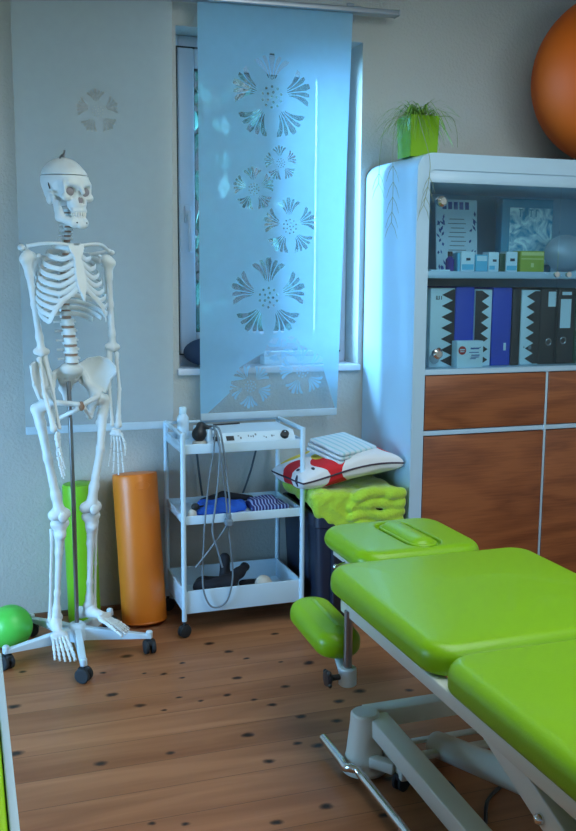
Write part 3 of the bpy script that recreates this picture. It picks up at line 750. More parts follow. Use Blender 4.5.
# ================================================================== FLOOR THINGS AT THE BACK WALL
def leaning_roll(name, label, cat, base, top, r, mat, emblem=False):
    t = thing(name, label, cat, base); b = Vector((0, 0, 0)); a = Vector(top)-Vector(base); L = a.length
    q = Vector((0, 0, 1)).rotation_difference(a.normalized()).to_matrix()
    prof = [(.001, 0), (r-.012, 0), (r-.003, .003), (r, .012)]+[(r*(1+.004*math.sin(k*2.1)), .012+(L-.024)*k/10) for k in range(1, 10)]+[(r, L-.012), (r-.003, L-.003), (r-.012, L), (.001, L+.002)]
    m_ = MB(); m_.lathe((0, 0, 0), prof, 48, q); m_.build('roll_body', mat, t)
    if emblem:
        m_ = MB(); pts = [q @ Vector((r*1.006*math.sin(.15+.34*math.cos(u*.3142)), -r*1.006*math.cos(.15+.34*math.cos(u*.3142)), L-.045+.016*math.sin(u*.3142))) for u in range(20)]
        m_.tube(pts, .0011, 6, closed=True); m_.build('stitched_oval', M['orange'], t)
        m_ = MB(); m_.tube([q @ Vector((0, 0, L-.004+.0)) + q @ Vector(((r-.004)*math.cos(u*.1963), (r-.004)*math.sin(u*.1963), 0)) for u in range(32)], .003, 6, closed=True); m_.build('seam_piping', M['orange'], t)
        m_ = MB(); m_.tube([q @ Vector((0, 0, .008)) + q @ Vector(((r-.003)*math.cos(u*.1963), (r-.003)*math.sin(u*.1963), 0)) for u in range(32)], .004, 6, closed=True); m_.build('seam_piping', M['orange'], t)
    return t
leaning_roll('bolster_roll', 'orange vinyl bolster roll leaning upright against the back wall', 'bolster', (.622, 3.50, .004), (.606, 3.58, .578), .0865, M['orange'], True)
leaning_roll('foam_roller', 'tall green foam roll standing behind the skeleton stand', 'foam roller', (.402, 3.585, .002), (.394, 3.603, .548), .062, M['rollgreen'])
mb = MB(); mb.ball((0, 0, 0), .079, 48, 30); o = mb.build('small_ball', M['ballgreen']); o.location = (.116, 3.40, .0785); tag(o, 'small bright green ball on the floor left of the skeleton stand', 'ball')

# ------------------------------------------------------------------ trolley
ct = thing('utility_trolley', 'white three tier metal trolley on black casters by the wall', 'trolley', (.967, 3.45, 0))
X0, X1, Y0, Y1 = -.232, .232, -.15, .15
def tray(z0, z1, rim, floor_at, name='tray'):
    m_ = MB(); w = .008
    m_.box((X0, Y0, z0), (X1, Y0+w, z1), .002).box((X0, Y1-w, z0), (X1, Y1, z1), .002)
    m_.box((X0, Y0+w*.5, z0), (X0+w, Y1-w*.5, z1), .002).box((X1-w, Y0+w*.5, z0), (X1, Y1-w*.5, z1), .002)
    m_.box((X0+.002, Y0+.002, floor_at), (X1-.002, Y1-.002, floor_at+.006)); m_.build(name, M['whitemetal'], ct, True, 30)
tray(.694, .730, .03, .700); tray(.429, .462, .03, .434); tray(.088, .176, .08, .094)
for sx in (X0, X1):
    for sy in (Y0, Y1):
        m_ = MB(); m_.cyl((sx, sy, .062), (sx, sy, .772), .0095, n=14); m_.build('post', M['whitemetal'], ct)
for sx in (X0, X1):
    m_ = MB(); m_.tube([(sx, Y0, .766), (sx, Y1, .766)], .0085, 12); m_.ball((sx, Y0, .766), .0095, 12, 8).ball((sx, Y1, .766), .0095, 12, 8); m_.build('rail', M['whitemetal'], ct)
m_ = MB(); m_.tube([(X0, Y1, .766), (X1, Y1, .766)], .006, 10); m_.build('rail', M['whitemetal'], ct)
def caster(parent, x, y, r=.025, w=.02, rz=0.0, zt=.062, yoke=True):
    q = Matrix.Rotation(rz, 3, 'Z')
    m_ = MB(); c = Vector((x, y, r))
    for s in (-1, 1):
        m_.lathe(c+q @ Vector((0, s*w*.36, 0)), [(.003, -w*.22), (r-.003, -w*.22), (r, -w*.14), (r, w*.14), (r-.003, w*.22), (.003, w*.22)], 24, q @ Matrix.Rotation(R_(90), 3, 'X'))
    if yoke:
        m_.cyl((x, y, r), (x, y, zt), .006, n=10)
        m_.box(c+Vector((-r*.75, -w*.3, r*.2)), c+Vector((r*.75, w*.3, r*.95)), .004, q)
    return m_.build('caster', M['rubber'], parent)
for sx, a in ((X0, .4), (X1, 1.2)):
    for sy in (Y0, Y1): caster(ct, sx, sy, .024, .022, a)

# things on the trolley
TX, TY = .967, 3.45
o = thing('spray_bottle', 'white plastic bottle standing on the back corner of the top tray', 'bottle', (.795, 3.56, .7062))
m_ = MB(); m_.lathe((0, 0, 0), [(.02, 0), (.0225, .003), (.0225, .085), (.014, .098), (.0125, .1)], 24); m_.build('bottle_body', M['whitep'], o)
m_ = MB(); m_.lathe((0, 0, 0), [(.0135, .1), (.0145, .102), (.0145, .122), (.012, .126)], 20); m_.build('cap', M['white'], o)
o = thing('therapy_device', 'flat white electrotherapy unit with sloping control panel on the top tray', 'device', (1.005, 3.44, .7062))
m_ = MB(); m_.prism([(-.128, 0), (.105, 0), (.105, .054), (-.100, .054), (-.128, .024)], -.172, .168, 'X'); m_.build('housing', M['whitep'], o, True, 25)
def slope_quad(m_, xa, xb, qa, qb, lift=.0009):   # a mark on the sloping control panel, q 0 at its foot, 1 at its top
    m_.add([(x, -.128+.028*q-lift*.73, .024+.030*q+lift*.68) for x, q in ((xa, qa), (xb, qa), (xb, qb), (xa, qb))], [(0, 1, 2, 3)])
for a, b in ((-.150, -.124), (-.100, -.070)):
    m_ = MB(); slope_quad(m_, a, b, .12, .62); m_.build('display', M['black'], o, False)
m_ = MB(); rs = random.Random(2)
for x in (-.055, -.047, -.015, -.006, .003, .012, .045, .052, .075, .084): q = rs.uniform(.2, .55); slope_quad(m_, x, x+rs.uniform(.003, .007), q, q+rs.uniform(.1, .3))
m_.build('panel_print', M['grey'], o, False)
m_ = MB(); m_.lathe((.128, -.116, .037), [(.004, -.004), (.0165, -.004), (.0150, .014), (.003, .015)], 24, Matrix.Rotation(R_(47), 3, 'X')); k = m_.build('control_knob', M['black'], o)
m_ = MB(); m_.box((.1265, -.1285, .052), (.1295, -.1225, .0545), 0); m_.build('pointer', M['label'], k, False)
m_ = MB(); m_.tube([(-.10, .072, .0570), (.01, .088, .0570)], .0035, 8); m_.build('pen_groove', M['black'], o)
# bundled probe with its cords
o = thing('therapy_probe', 'black therapy applicator with pale collar and red rim on the top tray', 'applicator', (.806, 3.338, .7062))
m_ = MB(); m_.lathe((0, 0, 0), [(.002, 0), (.030, 0), (.033, .004), (.030, .010), (.002, .011)], 28); m_.build('red_rim', M['redp'], o)
m_ = MB(); m_.lathe((0, 0, 0), [(.025, .0105), (.026, .014), (.025, .028), (.02, .030)], 28); m_.build('pale_collar', M['beige'], o)
def fprobe(P):
    d = smin(s_ell(P, (0, 0, .055), (.027, .026, .028)), s_ell(P, (.008, .004, .086), (.017, .016, .014)), .01)
    return smin(d, s_cap(P, (.008, .002, .085), (.040, -.004, .078), .009, .007), .008)
sdf_obj('grip', fprobe, (-.04, -.04, .02), (.06, .04, .11), .003, M['black'], o)
m_ = MB(); m_.cyl((.036, -.01, .005), (.036, -.01, .072), .012, .010, 16); m_.build('second_head', M['whitep'], o)
def cord(label, pts, r, mat, group=None, name='cord', n=10):
    S = spline(pts, n); c = S[0].copy(); m_ = MB(); m_.tube([p-c for p in S], r, 8); o = m_.build(name, mat); o.location = c; return tag(o, label, 'cord', group)
yf = 3.284
cord('grey cord hanging in a long loop down past the lowest tray', [(.850, 3.335, .775), (.856, 3.305, .784), (.850, yf, .745), (.845, yf, .69), (.829, yf, .598), (.813, yf, .448), (.804, yf, .297), (.805, yf, .181), (.837, yf, .112), (.891, yf, .125), (.917, yf, .21), (.912, yf, .325), (.899, yf, .43), (.893, yf, .52), (.880, yf, .632), (.868, yf, .72), (.858, 3.30, .775), (.845, 3.33, .782)], .0034, M['grey'])
cord('grey twin cord from the applicator ending in a dark tip to the left', [(.848, 3.345, .788), (.872, 3.30, .782), (.884, yf-.006, .70), (.896, yf-.006, .60), (.904, yf-.008, .517), (.897, yf-.008, .434), (.839, yf-.008, .351), (.773, yf-.008, .272)], .0038, M['grey'])
cord('grey cord crossing the loop and ending in a dark tip to the right', [(.842, 3.35, .772), (.862, 3.31, .775), (.866, yf-.014, .72), (.862, yf-.014, .62), (.848, yf-.014, .50), (.837, yf-.014, .408), (.855, yf-.014, .34), (.874, yf-.014, .266)], .0038, M['grey'])
o = thing('cord_clip', 'small grey clip gathering the cords at the middle tray', 'clip', (.899, 3.272, .435))
m_ = MB(); m_.box((-.014, -.014, -.012), (.014, .014, .014), .005).lathe((0, -.012, .0), [(.004, -.004), (.012, -.002), (.01, .004)], 14, Matrix.Rotation(R_(90), 3, 'X')); m_.build('clip_body', M['grey'], o)
m_ = MB(); m_.box((-.006, -.008, .012), (.010, .008, .034), .003); m_.build('clip_jaw', M['grey'], o)
cord('dark mains cord hanging behind the trolley on the left', [(.91, 3.535, .74), (.90, 3.60, .742), (.866, 3.625, .68), (.872, 3.63, .58), (.889, 3.63, .445)], .0045, M['darkcord'])
cord('dark mains cord hanging behind the trolley on the right', [(1.12, 3.535, .74), (1.13, 3.60, .742), (1.12, 3.625, .66), (1.09, 3.63, .54), (1.055, 3.63, .445)], .0045, M['darkcord'])

def lump(name, label, cat, f, lo, hi, mat, c, h=.005, parent=None):
    o = sdf_obj(name, f, lo, hi, h, mat); o.location = c; return tag(o, label, cat)
def rip(P, a, b, amp): return amp*np.sin(P[..., 0]*a+P[..., 1]*17)*np.cos(P[..., 1]*b+P[..., 2]*23)
zt2 = .4405
lump('blue_cloth', 'crumpled bright blue cloth on the middle tray', 'cloth', lambda P: np.maximum(smin(smin(s_ell(P, (-.03, 0, .014), (.075, .075, .03)), s_ell(P, (-.075, -.03, .012), (.045, .05, .022)), .02), s_ell(P, (.045, .01, .012), (.06, .06, .025)), .02)+rip(P, 75, 60, .006), -P[..., 2]),
     (-.14, -.11, -.003), (.13, .11, .06), M['bluecloth'], (.915, 3.43, zt2), .0045)
lump('striped_cloth', 'navy striped knitted band folded on the middle tray', 'cloth', lambda P: np.maximum(smin(s_box(P, (0, 0, .011), (.075, .06, .011), .008), s_box(P, (-.01, .02, .026), (.055, .04, .010), .008), .01)+rip(P, 45, 50, .003), -P[..., 2]),
     (-.1, -.09, -.003), (.1, .09, .05), M['striped'], (1.095, 3.425, zt2), .0045)
lump('black_strap', 'black padded strap behind the blue cloth on the middle tray', 'strap', lambda P: np.maximum(smin(s_cap(P, (-.10, .0, .016), (-.01, .02, .03), .013, .016), s_cap(P, (-.01, .02, .03), (.10, .0, .014), .016, .012), .01), -P[..., 2]),
     (-.13, -.04, -.003), (.13, .06, .06), M['blackcloth'], (.965, 3.535, zt2), .005)
o = thing('hand_gadget', 'black round massager head with pale body at the left of the middle tray', 'massager', (.785, 3.37, zt2))
m_ = MB(); m_.lathe((0, 0, .0), [(.014, 0), (.018, .003), (.015, .022), (.008, .03)], 20); m_.build('gadget_body', M['beige'], o)
m_ = MB(); m_.ball((.012, 0, .038), (.016, .014, .015), 20, 12).tube([(.02, 0, .038), (.05, .02, .034), (.095, .045, .026)], .0035, 8); m_.build('gadget_head', M['black'], o)
zt3 = .1005
lump('black_belt', 'tangled black neoprene electrode belt on the lowest tray', 'belt', lambda P: np.maximum(smin(smin(smin(s_cap(P, (-.10, -.02, .045), (.0, -.05, .06), .03, .028), s_cap(P, (.0, -.05, .06), (.085, .02, .095), .026, .02), .015), s_cap(P, (-.005, .0, .06), (.0, .01, .145), .022, .019), .012), s_cap(P, (-.08, .03, .035), (.02, .03, .03), .035, .03), .02)+rip(P, 60, 70, .004), -P[..., 2]),
     (-.15, -.1, -.003), (.14, .09, .19), M['blackcloth'], (.930, 3.44, zt3), .005)
lump('beige_pad', 'beige electrode pad beside the black belt on the lowest tray', 'pad', lambda P: np.maximum(smin(s_ell(P, (0, 0, .035), (.035, .03, .04)), s_ell(P, (.03, -.02, .02), (.03, .025, .025)), .012), -P[..., 2]),
     (-.05, -.06, -.003), (.075, .05, .09), M['beige'], (1.075, 3.40, zt3), .004)
lump('cloth_strap', 'small black cloth strap curled over the beige pad', 'strap', lambda P: np.maximum(smin(s_cap(P, (-.05, .02, .012), (.02, .0, .018), .014, .014), s_cap(P, (.02, .0, .018), (.06, .03, .012), .012, .010), .01), -P[..., 2]),
     (-.08, -.03, -.003), (.085, .06, .05), M['blackcloth'], (1.07, 3.49, zt3), .004)

# ------------------------------------------------------------------ dark bin with bedding
bt = thing('storage_bin', 'dark navy plastic bin under the folded green blanket', 'bin', (1.405, 3.42, 0))
m_ = MB(); hx, hy, hz = .182, .21, .445
def bring(z, ins): # rounded rectangle
    r = .03; pts = []
    for q, (sx, sy) in enumerate(((1, 1), (-1, 1), (-1, -1), (1, -1))):
        for i in range(6):
            a = math.pi/2*(q+i/5); pts.append((sx*(hx-ins-r)+r*math.cos(a), sy*(hy-ins-r)+r*math.sin(a), z))
    return pts
L_ = [bring(0, .03), bring(.01, .022), bring(hz-.05, .006), bring(hz-.045, 0), bring(hz, 0), bring(hz, .012), bring(hz-.02, .014), bring(.02, .035)]
vs = [p for r in L_ for p in r]; n = 24
m_.add(vs, [(i*n+j, i*n+(j+1) % n, (i+1)*n+(j+1) % n, (i+1)*n+j) for i in range(len(L_)-1) for j in range(n)]+[tuple(range(n-1, -1, -1)), tuple((len(L_)-1)*n+j for j in range(n))])
m_.build('bin_body', M['binblue'], bt)
for xx in (-.11, -.04, .04, .11):
    m_ = MB(); m_.box((xx-.006, -hy-.004, .03), (xx+.006, -hy+.022, hz-.05), .004); m_.build('rib', M['binblue'], bt)
def fblanket(P):
    x, y, z = P[..., 0], P[..., 1], P[..., 2]
    zz_ = z+.010*np.sin(x*14+1)
    top = s_box(np.stack([x, y, zz_], -1), (0, .0, .042), (.186, .20, .042), .038)
    drape = s_box(P, (-.06, -.198, .0), (.125, .020, .080), .019)
    drape = smax(drape, (-(x+.19)*.62-z-.005)*.85, .02)                               # slanting lower hem
    d = smin(top, drape, .03)
    for zc, r, xa, xb in ((.066, .024, -.02, .168), (.026, .022, -.035, .172), (-.014, .023, -.03, .166), (-.054, .022, -.02, .164)):
        w = np.stack([x, y+.005*np.sin(x*46+zc*200), z+.006*np.sin(x*31+zc*140)], -1)
        d = smin(d, s_cap(w, (xa, -.214, zc), (xb, -.214, zc+.003), r), .007)
    return d+.0035*np.sin(x*52+z*40)*np.cos(y*44+z*30)+.0016*np.sin(x*95+2*np.sin(z*60))*(y < -.1)
o = sdf_obj('folded_blanket', fblanket, (-.21, -.26, -.10), (.21, .22, .12), .0055, M['plush'])
o.location = (1.400, 3.425, .450); tag(o, 'thick lime green fleece blanket folded on top of the dark bin', 'blanket')
def fpillow(P):
    x, y, z = P[..., 0], P[..., 1], P[..., 2]
    u = np.clip(1-np.abs(x/.210)**2.8, 0, 1); v = np.clip(1-np.abs(y/.195)**2.8, 0, 1)
    t = .056*(u*v)**.40+.004+.003*np.sin(x*40)*np.cos(y*33)
    d = np.maximum(np.abs(z-.02*np.sin(x*9+.8)+.015*(y/.2))-t, np.maximum(np.abs(x)-.210, np.abs(y)-.195))
    return d*.6
t = thing('printed_pillow', 'white pillow with red and yellow print lying on the green blanket', 'pillow', (1.384, 3.425, .588), None, 0)
t.rotation_euler = (0, R_(-4), 0)
sdf_obj('pillow_case', fpillow, (-.27, -.22, -.10), (.27, .22, .11), .006, M['pillow'], t)
m_ = MB(); ed = [(-.207, -.193), (-.1, -.195), (.1, -.195), (.207, -.193), (.209, -.1), (.209, .1), (.207, .193), (0, .195), (-.207, .193), (-.209, .1), (-.209, -.1)]
E_ = [];
for i in range(len(ed)):
    a, b = ed[i], ed[(i+1) % len(ed)]
    for k in range(6): q = k/6; x, y = a[0]+(b[0]-a[0])*q, a[1]+(b[1]-a[1])*q; E_.append((x, y, .02*math.sin(x*9+.8)-.015*(y/.2)))
m_.tube(E_, .0038, 6, closed=True); m_.build('piping', M['piping'], t)
t = thing('folded_sheet', 'pale turquoise checked cloth folded flat on the printed pillow', 'cloth', (1.385, 3.37, .652), None, 0)
t.rotation_euler = (R_(10), R_(-3), R_(22))
for i in range(3):
    m_ = MB(); m_.pad(-.104+.004*i, .104-.003*i, -.10, .10-.004*i, .001+.0145*i, .0142+.0145*i, .012, .006, .001)
    o = m_.build('fold_layer', M['sheet'], t)
    for v in o.data.vertices: v.co.z += .006*math.sin(v.co.x*11+1+i*.4)+.004*math.cos(v.co.y*17)

# ================================================================== TREATMENT COUCH
TC = thing('treatment_couch', 'lime green upholstered treatment couch on a white metal lifting frame', 'treatment couch', (1.22, 1.45, 0))
ox, oy = 1.22, 1.45
def T(p): return (p[0]-ox, p[1]-oy, p[2])
XL_, XR_ = .912, 1.550
def Tpad(name, x0, x1, y0, y1, z0, z1, **k): return MB().pad(x0-ox, x1-ox, y0-oy, y1-oy, z0, z1, **k).build(name, M['lime'], TC, True, 60)
Tpad('middle_cushion', XL_, XR_, 1.690, 2.342, .488, .565, rc=.075, re=.034, crown=.006)
Tpad('leg_cushion', XL_, XR_, .12, 1.682, .488, .565, rc=.075, re=.034, crown=.006)
def fhead(P):
    x, y, z = P[..., 0], P[..., 1], P[..., 2]
    c2 = np.stack([x, y], -1); hx_, hy_, r = .205, .185, .085
    q = np.abs(c2)-(np.array([hx_, hy_])-r); e2 = np.linalg.norm(np.maximum(q, 0), axis=-1)+np.minimum(q.max(-1), 0)-r
    d = smax(e2, np.abs(z)-.034, .045)
    ang = .06; s = np.stack([x*math.cos(ang)+y*math.sin(ang), -x*math.sin(ang)+y*math.cos(ang), z*0], -1)
    slot = s_cap(s, (.018, -.095, 0), (.018, .075, 0), .052)
    g = np.maximum(np.abs(slot)-.005, .022-z)
    g = np.maximum(g, -(z-.008))
    return smax(d, -g, .004)
o = sdf_obj('headrest', fhead, (-.22, -.2, -.045), (.22, .2, .045), .0045, M['lime'], TC); o.location = T((1.238, 2.528, .531))
def fins(P):
    ang = .06; x, y, z = P[..., 0], P[..., 1], P[..., 2]
    s = np.stack([x*math.cos(ang)+y*math.sin(ang), -x*math.sin(ang)+y*math.cos(ang), z*1.6], -1)
    return np.maximum(s_cap(s, (.018, -.092, .0), (.018, .072, .0), .045), -z)*.8
i_ = sdf_obj('face_hole_insert', fins, (-.06, -.16, -.004), (.1, .14, .035), .004, M['lime'], o); i_.location = (0, 0, .0215)
# head section tray
m_ = MB()
for x in (1.085, 1.39): m_.rod(T((x, 2.30, .484)), T((x, 2.66, .484)), .03, .022)
m_.rod(T((1.085, 2.655, .484)), T((1.39, 2.655, .484)), .03, .022); m_.build('headrest_frame', M['couchmetal'], TC)
m_ = MB(); m_.cyl(T((1.072, 2.56, .478)), T((1.045, 2.56, .470)), .005, n=10).ball(T((1.040, 2.56, .468)), .009, 14, 8); m_.build('headrest_lever', M['chrome'], TC)
# top frame
m_ = MB()
for x in (.944, 1.518): m_.rod(T((x, .2, .469)), T((x, 2.245, .469)), .034, .034)
for y in (.22, 1.62, 2.235): m_.rod(T((.955, y, .469)), T((1.507, y, .469)), .034, .03)
m_.build('top_frame', M['couchmetal'], TC)
# base: feet columns, cross beams, long beams
for x in (.985, 1.455):
    for y in (2.20, .62):
        m_ = MB(); m_.lathe(T((x, y, 0)), [(.05, .012), (.062, .014), (.064, .022), (.058, .030), (.050, .06), (.040, .150), (.039, .172), (.034, .177), (.002, .178)], 32); c_ = m_.build('base_foot', M['couchmetal'], TC)
        m_ = MB(); m_.lathe(T((x, y, 0)), [(.03, 0), (.036, .003), (.036, .013)], 24); m_.build('rubber_foot', M['rubber'], c_)
for y in (2.235, .60):
    m_ = MB(); m_.rod(T((1.0, y, .142)), T((1.44, y, .142)), .05, .052); m_.build('cross_beam', M['couchmetal'], TC)
for x in (1.018, 1.422):
    m_ = MB(); m_.rod(T((x, 2.195, .146)), T((x, .62, .085)), .058, .050); m_.build('long_beam', M['couchmetal'], TC)
# fixed cross plates under the lift, small transport caster
m_ = MB(); m_.rod(T((1.0, 2.225, .052)), T((1.44, 2.225, .052)), .022, .010).rod(T((1.03, 2.15, .05)), T((1.42, 2.15, .05)), .03, .014); m_.build('cross_plate', M['couchmetal'], TC)
m_ = MB(); m_.rod(T((1.045, 2.18, .055)), T((1.045, 2.06, .055)), .03, .034); m_.rod(T((1.03, 2.1, .058)), T((.985, 2.155, .058)), .03, .03); m_.build('caster_bracket', M['couchmetal'], TC)
cc = caster(TC, 1.045-ox, 2.09-oy, .026, .026, .5, .05)
# lifting arms
for x in (1.0, 1.44):
    m_ = MB(); m_.rod(T((x, 1.66, .462)), T((x, .66, .115)), .05, .058); a_ = m_.build('lift_arm', M['couchmetal'], TC)
    m_ = MB(); s = -1 if x < 1.2 else 1
    m_.lathe(T((x+s*.026, 1.372, .352)), [(.003, -.002), (.011, -.001), (.011, .006), (.006, .012), (.003, .013)], 16, Matrix.Rotation(R_(90*s), 3, 'Y')); m_.build('bolt', M['chrome'], a_)
# electric actuator
A0, A1 = Vector(T((1.215, 2.22, .035))), Vector(T((1.215, 1.50, .245)))
m_ = MB(); m_.tube([A0, A0+(A1-A0)*.01, A0+(A1-A0)*.98], [.031, .036, .036], 28); ac = m_.build('actuator_tube', M['couchmetal'], TC)
m_ = MB(); m_.cyl(A0+(A1-A0)*.97, A0+(A1-A0)*1.25, .015, n=16); m_.build('piston_rod', M['chrome'], ac)
d_ = (A1-A0).normalized()
m_ = MB(); m_.rod(A0+d_*.9-Vector((.20, 0, 0)), A0+d_*.9+Vector((.20, 0, 0)), .03, .03); m_.build('lift_crossbar', M['couchmetal'], TC)
# chrome foot bar that runs round the base
m_ = MB(); S = [T(p) for p in ((.918, 2.335, .045), (.918, 2.20, .045), (.916, 2.165, .045), (.926, 2.145, .052), (.938, 2.135, .05), (.94, 2.10, .045), (.94, 1.8, .045), (.94, .7, .045))]
m_.tube(S, .0118, 16); m_.build('foot_bar', M['chrome'], TC)
for yb, zb in ((1.5, .10), (.8, .07)): m_ = MB(); m_.rod(T((.94, yb, .05)), T((1.0, yb, zb)), .02, .012); m_.build('foot_bar_bracket', M['couchmetal'], TC)
# arm pads on chrome posts
for s in (-1, 1):
    X = lambda d: ox+s*d
    xp, yp = X(.290), 2.195
    m_ = MB(); m_.cyl(T((xp, yp, .47)), T((xp, yp, .285)), .0115, n=20); po = m_.build('arm_post', M['steelpole'], TC)
    m_ = MB(); m_.lathe(T((xp, yp, .264)), [(.004, 0), (.021, 0), (.024, .003), (.024, .046), (.021, .049), (.004, .05)], 28); cl = m_.build('clamp', M['whitep'], po)
    m_ = MB(); ax = Matrix.Rotation(R_(90*s), 3, 'Y'); m_.lathe(T((xp+s*.022, yp, .289)), [(.008, 0), (.008, .022), (.012, .026), (.02, .03), (.023, .035), (.02, .041), (.004, .043)], 18, ax)
    for k in range(4):
        a = k*math.pi/2+.6; m_.ball(Vector(T((xp+s*.057, yp, .289)))+Vector((0, .021*math.cos(a), .021*math.sin(a))), (.006, .008, .008), 10, 6)
    m_.build('clamp_knob', M['black'], cl)
    m_ = MB(); m_.tube([T(p) for p in ((xp, yp+.015, .285), (X(.290), yp+.035, .300), (X(.289), yp+.06, .318), (X(.287), yp+.09, .332))], .010, 10, sec=(1.6, .5)); m_.build('arm_bracket', M['whitep'], po)
    rot = Matrix.Rotation(R_(3), 3, 'X')
    xa, xb = sorted((X(.222), X(.352)))
    m_ = MB(); m_.pad(xa-ox, xb-ox, 2.222-oy, 2.535-oy, .325, .404, rc=.06, re=.034, rb=.026, crown=.008, mat=rot, c0=T((xa, 2.38, .36))); m_.build('arm_pad', M['lime'], TC, True, 60)
cord('black power cable lying on the floor under the couch', [(1.05, 1.72, .006), (1.16, 1.86, .006), (1.25, 1.98, .006), (1.42, 2.05, .006), (1.62, 2.02, .006), (1.9, 2.1, .006)], .005, M['black'])
cord('grey looped cable behind the long beam of the couch base', [(1.06, 1.6, .006), (1.08, 1.75, .006), (1.06, 1.88, .05), (1.085, 1.94, .09), (1.12, 1.95, .07), (1.13, 1.9, .006)], .004, M['darkcord'])

# ------------------------------------------------------------------ bench in the left foreground
bn = thing('padded_bench', 'green padded bench with a white edge at the left border', 'bench', (-.32, 1.35, 0))
m_ = MB()
m_.box((-.373, -.95, .35), (.373, .89, .40), .004); m_.box((.357, -.95, .395), (.373, .89, .452), .004).box((-.373, -.95, .395), (-.357, .89, .452), .004).box((-.36, -.95, .395), (.36, -.934, .452), .004).box((-.36, .874, .395), (.36, .89, .452), .004)
m_.build('bench_frame', M['whitep'], bn)
for sx in (-1, 1):
    for y in (-.9, .84): m_ = MB(); m_.box((sx*.34-.025, y-.025, 0), (sx*.34+.025, y+.025, .352), .004); m_.build('leg', M['whitep'], bn)
m_ = MB(); m_.pad(-.355, .355, -.932, .872, .401, .452, rc=.012, re=.012, crown=.003); m_.build('seat', M['limepad'], bn)

# ================================================================== SKELETON MODEL ON ITS WHEELED STAND
SK = thing('anatomical_skeleton', 'life-size ivory skeleton model hanging on a five-legged wheeled stand', 'skeleton', (.34, 3.28, 0), None, R_(16))
B = M['bone']
# --- stand
m_ = MB(); m_.lathe((0, 0, 0), [(.014, .048), (.034, .05), (.036, .07), (.030, .105), (.022, .112), (.004, .113)], 28); hub = m_.build('stand_hub', M['whitep'], SK)
for k, a in enumerate((-92, -20, 52, 124, 196)):
    t = R_(a-16); d = Vector((math.cos(t), math.sin(t), 0)); s = Vector((-d.y, d.x, 0)); R = .262 if k != 2 else .235
    m_ = MB(); secs = [(.02, .0135, .050, .098), (.10, .0125, .053, .091), (.19, .0115, .056, .080), (R-.012, .011, .058, .0725), (R+.004, .011, .058, .0725)]
    vs = []
    for r, w, z0, z1 in secs:
        p = d*r; c = .003
        for sy, z in ((-w, z0), (w, z0), (w, z1-c), (w-c, z1), (-w+c, z1), (-w, z1-c)): vs.append(p+s*sy+Vector((0, 0, z)))
    n = 6; fs = [(i*n+j, i*n+(j+1) % n, (i+1)*n+(j+1) % n, (i+1)*n+j) for i in range(len(secs)-1) for j in range(n)]+[tuple(range(n)), tuple((len(secs)-1)*n+j for j in range(n))]
    m_.add(vs, fs); m_.lathe(d*(R-.004)+Vector((0, 0, 0)), [(.011, .058), (.012, .06), (.012, .080), (.009, .084), (.002, .085)], 16)
    leg = m_.build('stand_leg', M['whitep'], SK, True, 30)
    c = caster(leg, d.x*(R-.004), d.y*(R-.004), .026, .034, t+1.0+k, .058)
m_ = MB(); m_.tube([(0, 0, .10), (0, .0, .55), (.002, .012, .80), (.006, .03, 1.0)], .0078, 14); m_.build('stand_pole', M['steelpole'], SK)

DX = .012
# --- spine
def spz(u):  # u 0 at C1 .. 1 at L5
    key = [(0, 1.552, .012), (.15, 1.50, .010), (.28, 1.448, .026), (.42, 1.385, .05), (.58, 1.30, .063), (.74, 1.205, .045), (.86, 1.13, .020), (1, 1.052, .006)]
    for (u0, z0, y0), (u1, z1, y1) in zip(key, key[1:]):
        if u <= u1: q = (u-u0)/(u1-u0); return Vector((DX, y0+(y1-y0)*q, z0+(z1-z0)*q))
    return Vector((DX, key[-1][2], key[-1][1]))
zs = [1.552-.0152*i for i in range(7)]+[1.440-.0212*i for i in range(12)]+[1.178-.0315*i for i in range(5)]
def at_z(z):
    lo, hi = 0.0, 1.0
    for _ in range(40):
        m = (lo+hi)/2
        if spz(m).z > z: lo = m
        else: hi = m
    return spz(lo)
VP = [at_z(z) for z in zs]
for i, p in enumerate(VP):
    if i < 7: r, hgt, tp, sp = .0125, .0100, .024, .026
    elif i < 19: q = (i-7)/11; r, hgt, tp, sp = .013+.005*q, .0155, .032-.008*q, .036
    else: r, hgt, tp, sp = .0235, .0235, .040, .042
    m_ = MB(); prof = [(r*.86, -hgt/2), (r, -hgt/2+.002), (r*.86, 0), (r, hgt/2-.002), (r*.86, hgt/2)]
    m_.lathe(p, [(.001, -hgt/2)]+prof+[(.001, hgt/2)], 20)
    m_.tube([p+Vector((0, r*.7, 0)), p+Vector((0, r+sp*.5, -.004)), p+Vector((0, r+sp, -.012 if i > 6 else -.005))], [.006, .0045, .005], 8, sec=(.6, 1.3))
    for s in (-1, 1): m_.tube([p+Vector((s*r*.5, r*.8, 0)), p+Vector((s*tp*.7, r*1.1, .001)), p+Vector((s*tp, r*1.3, .0))], [.005, .0038, .0042], 8)
    v = m_.build('vertebra', B, SK, True, 50)
    nxt = zs[i+1] if i < 23 else p.z-.026
    g0, g1 = p.z-hgt/2, (nxt+(.010 if i < 6 else .0155 if i < 18 else .0235)/2)
    m_ = MB(); m_.lathe((p.x, p.y, 0), [(.001, g1-.0005), (r*.84, g1), (r*.9, (g0+g1)/2), (r*.84, g0), (.001, g0+.0005)], 18); m_.build('disc', M['disc'], v)

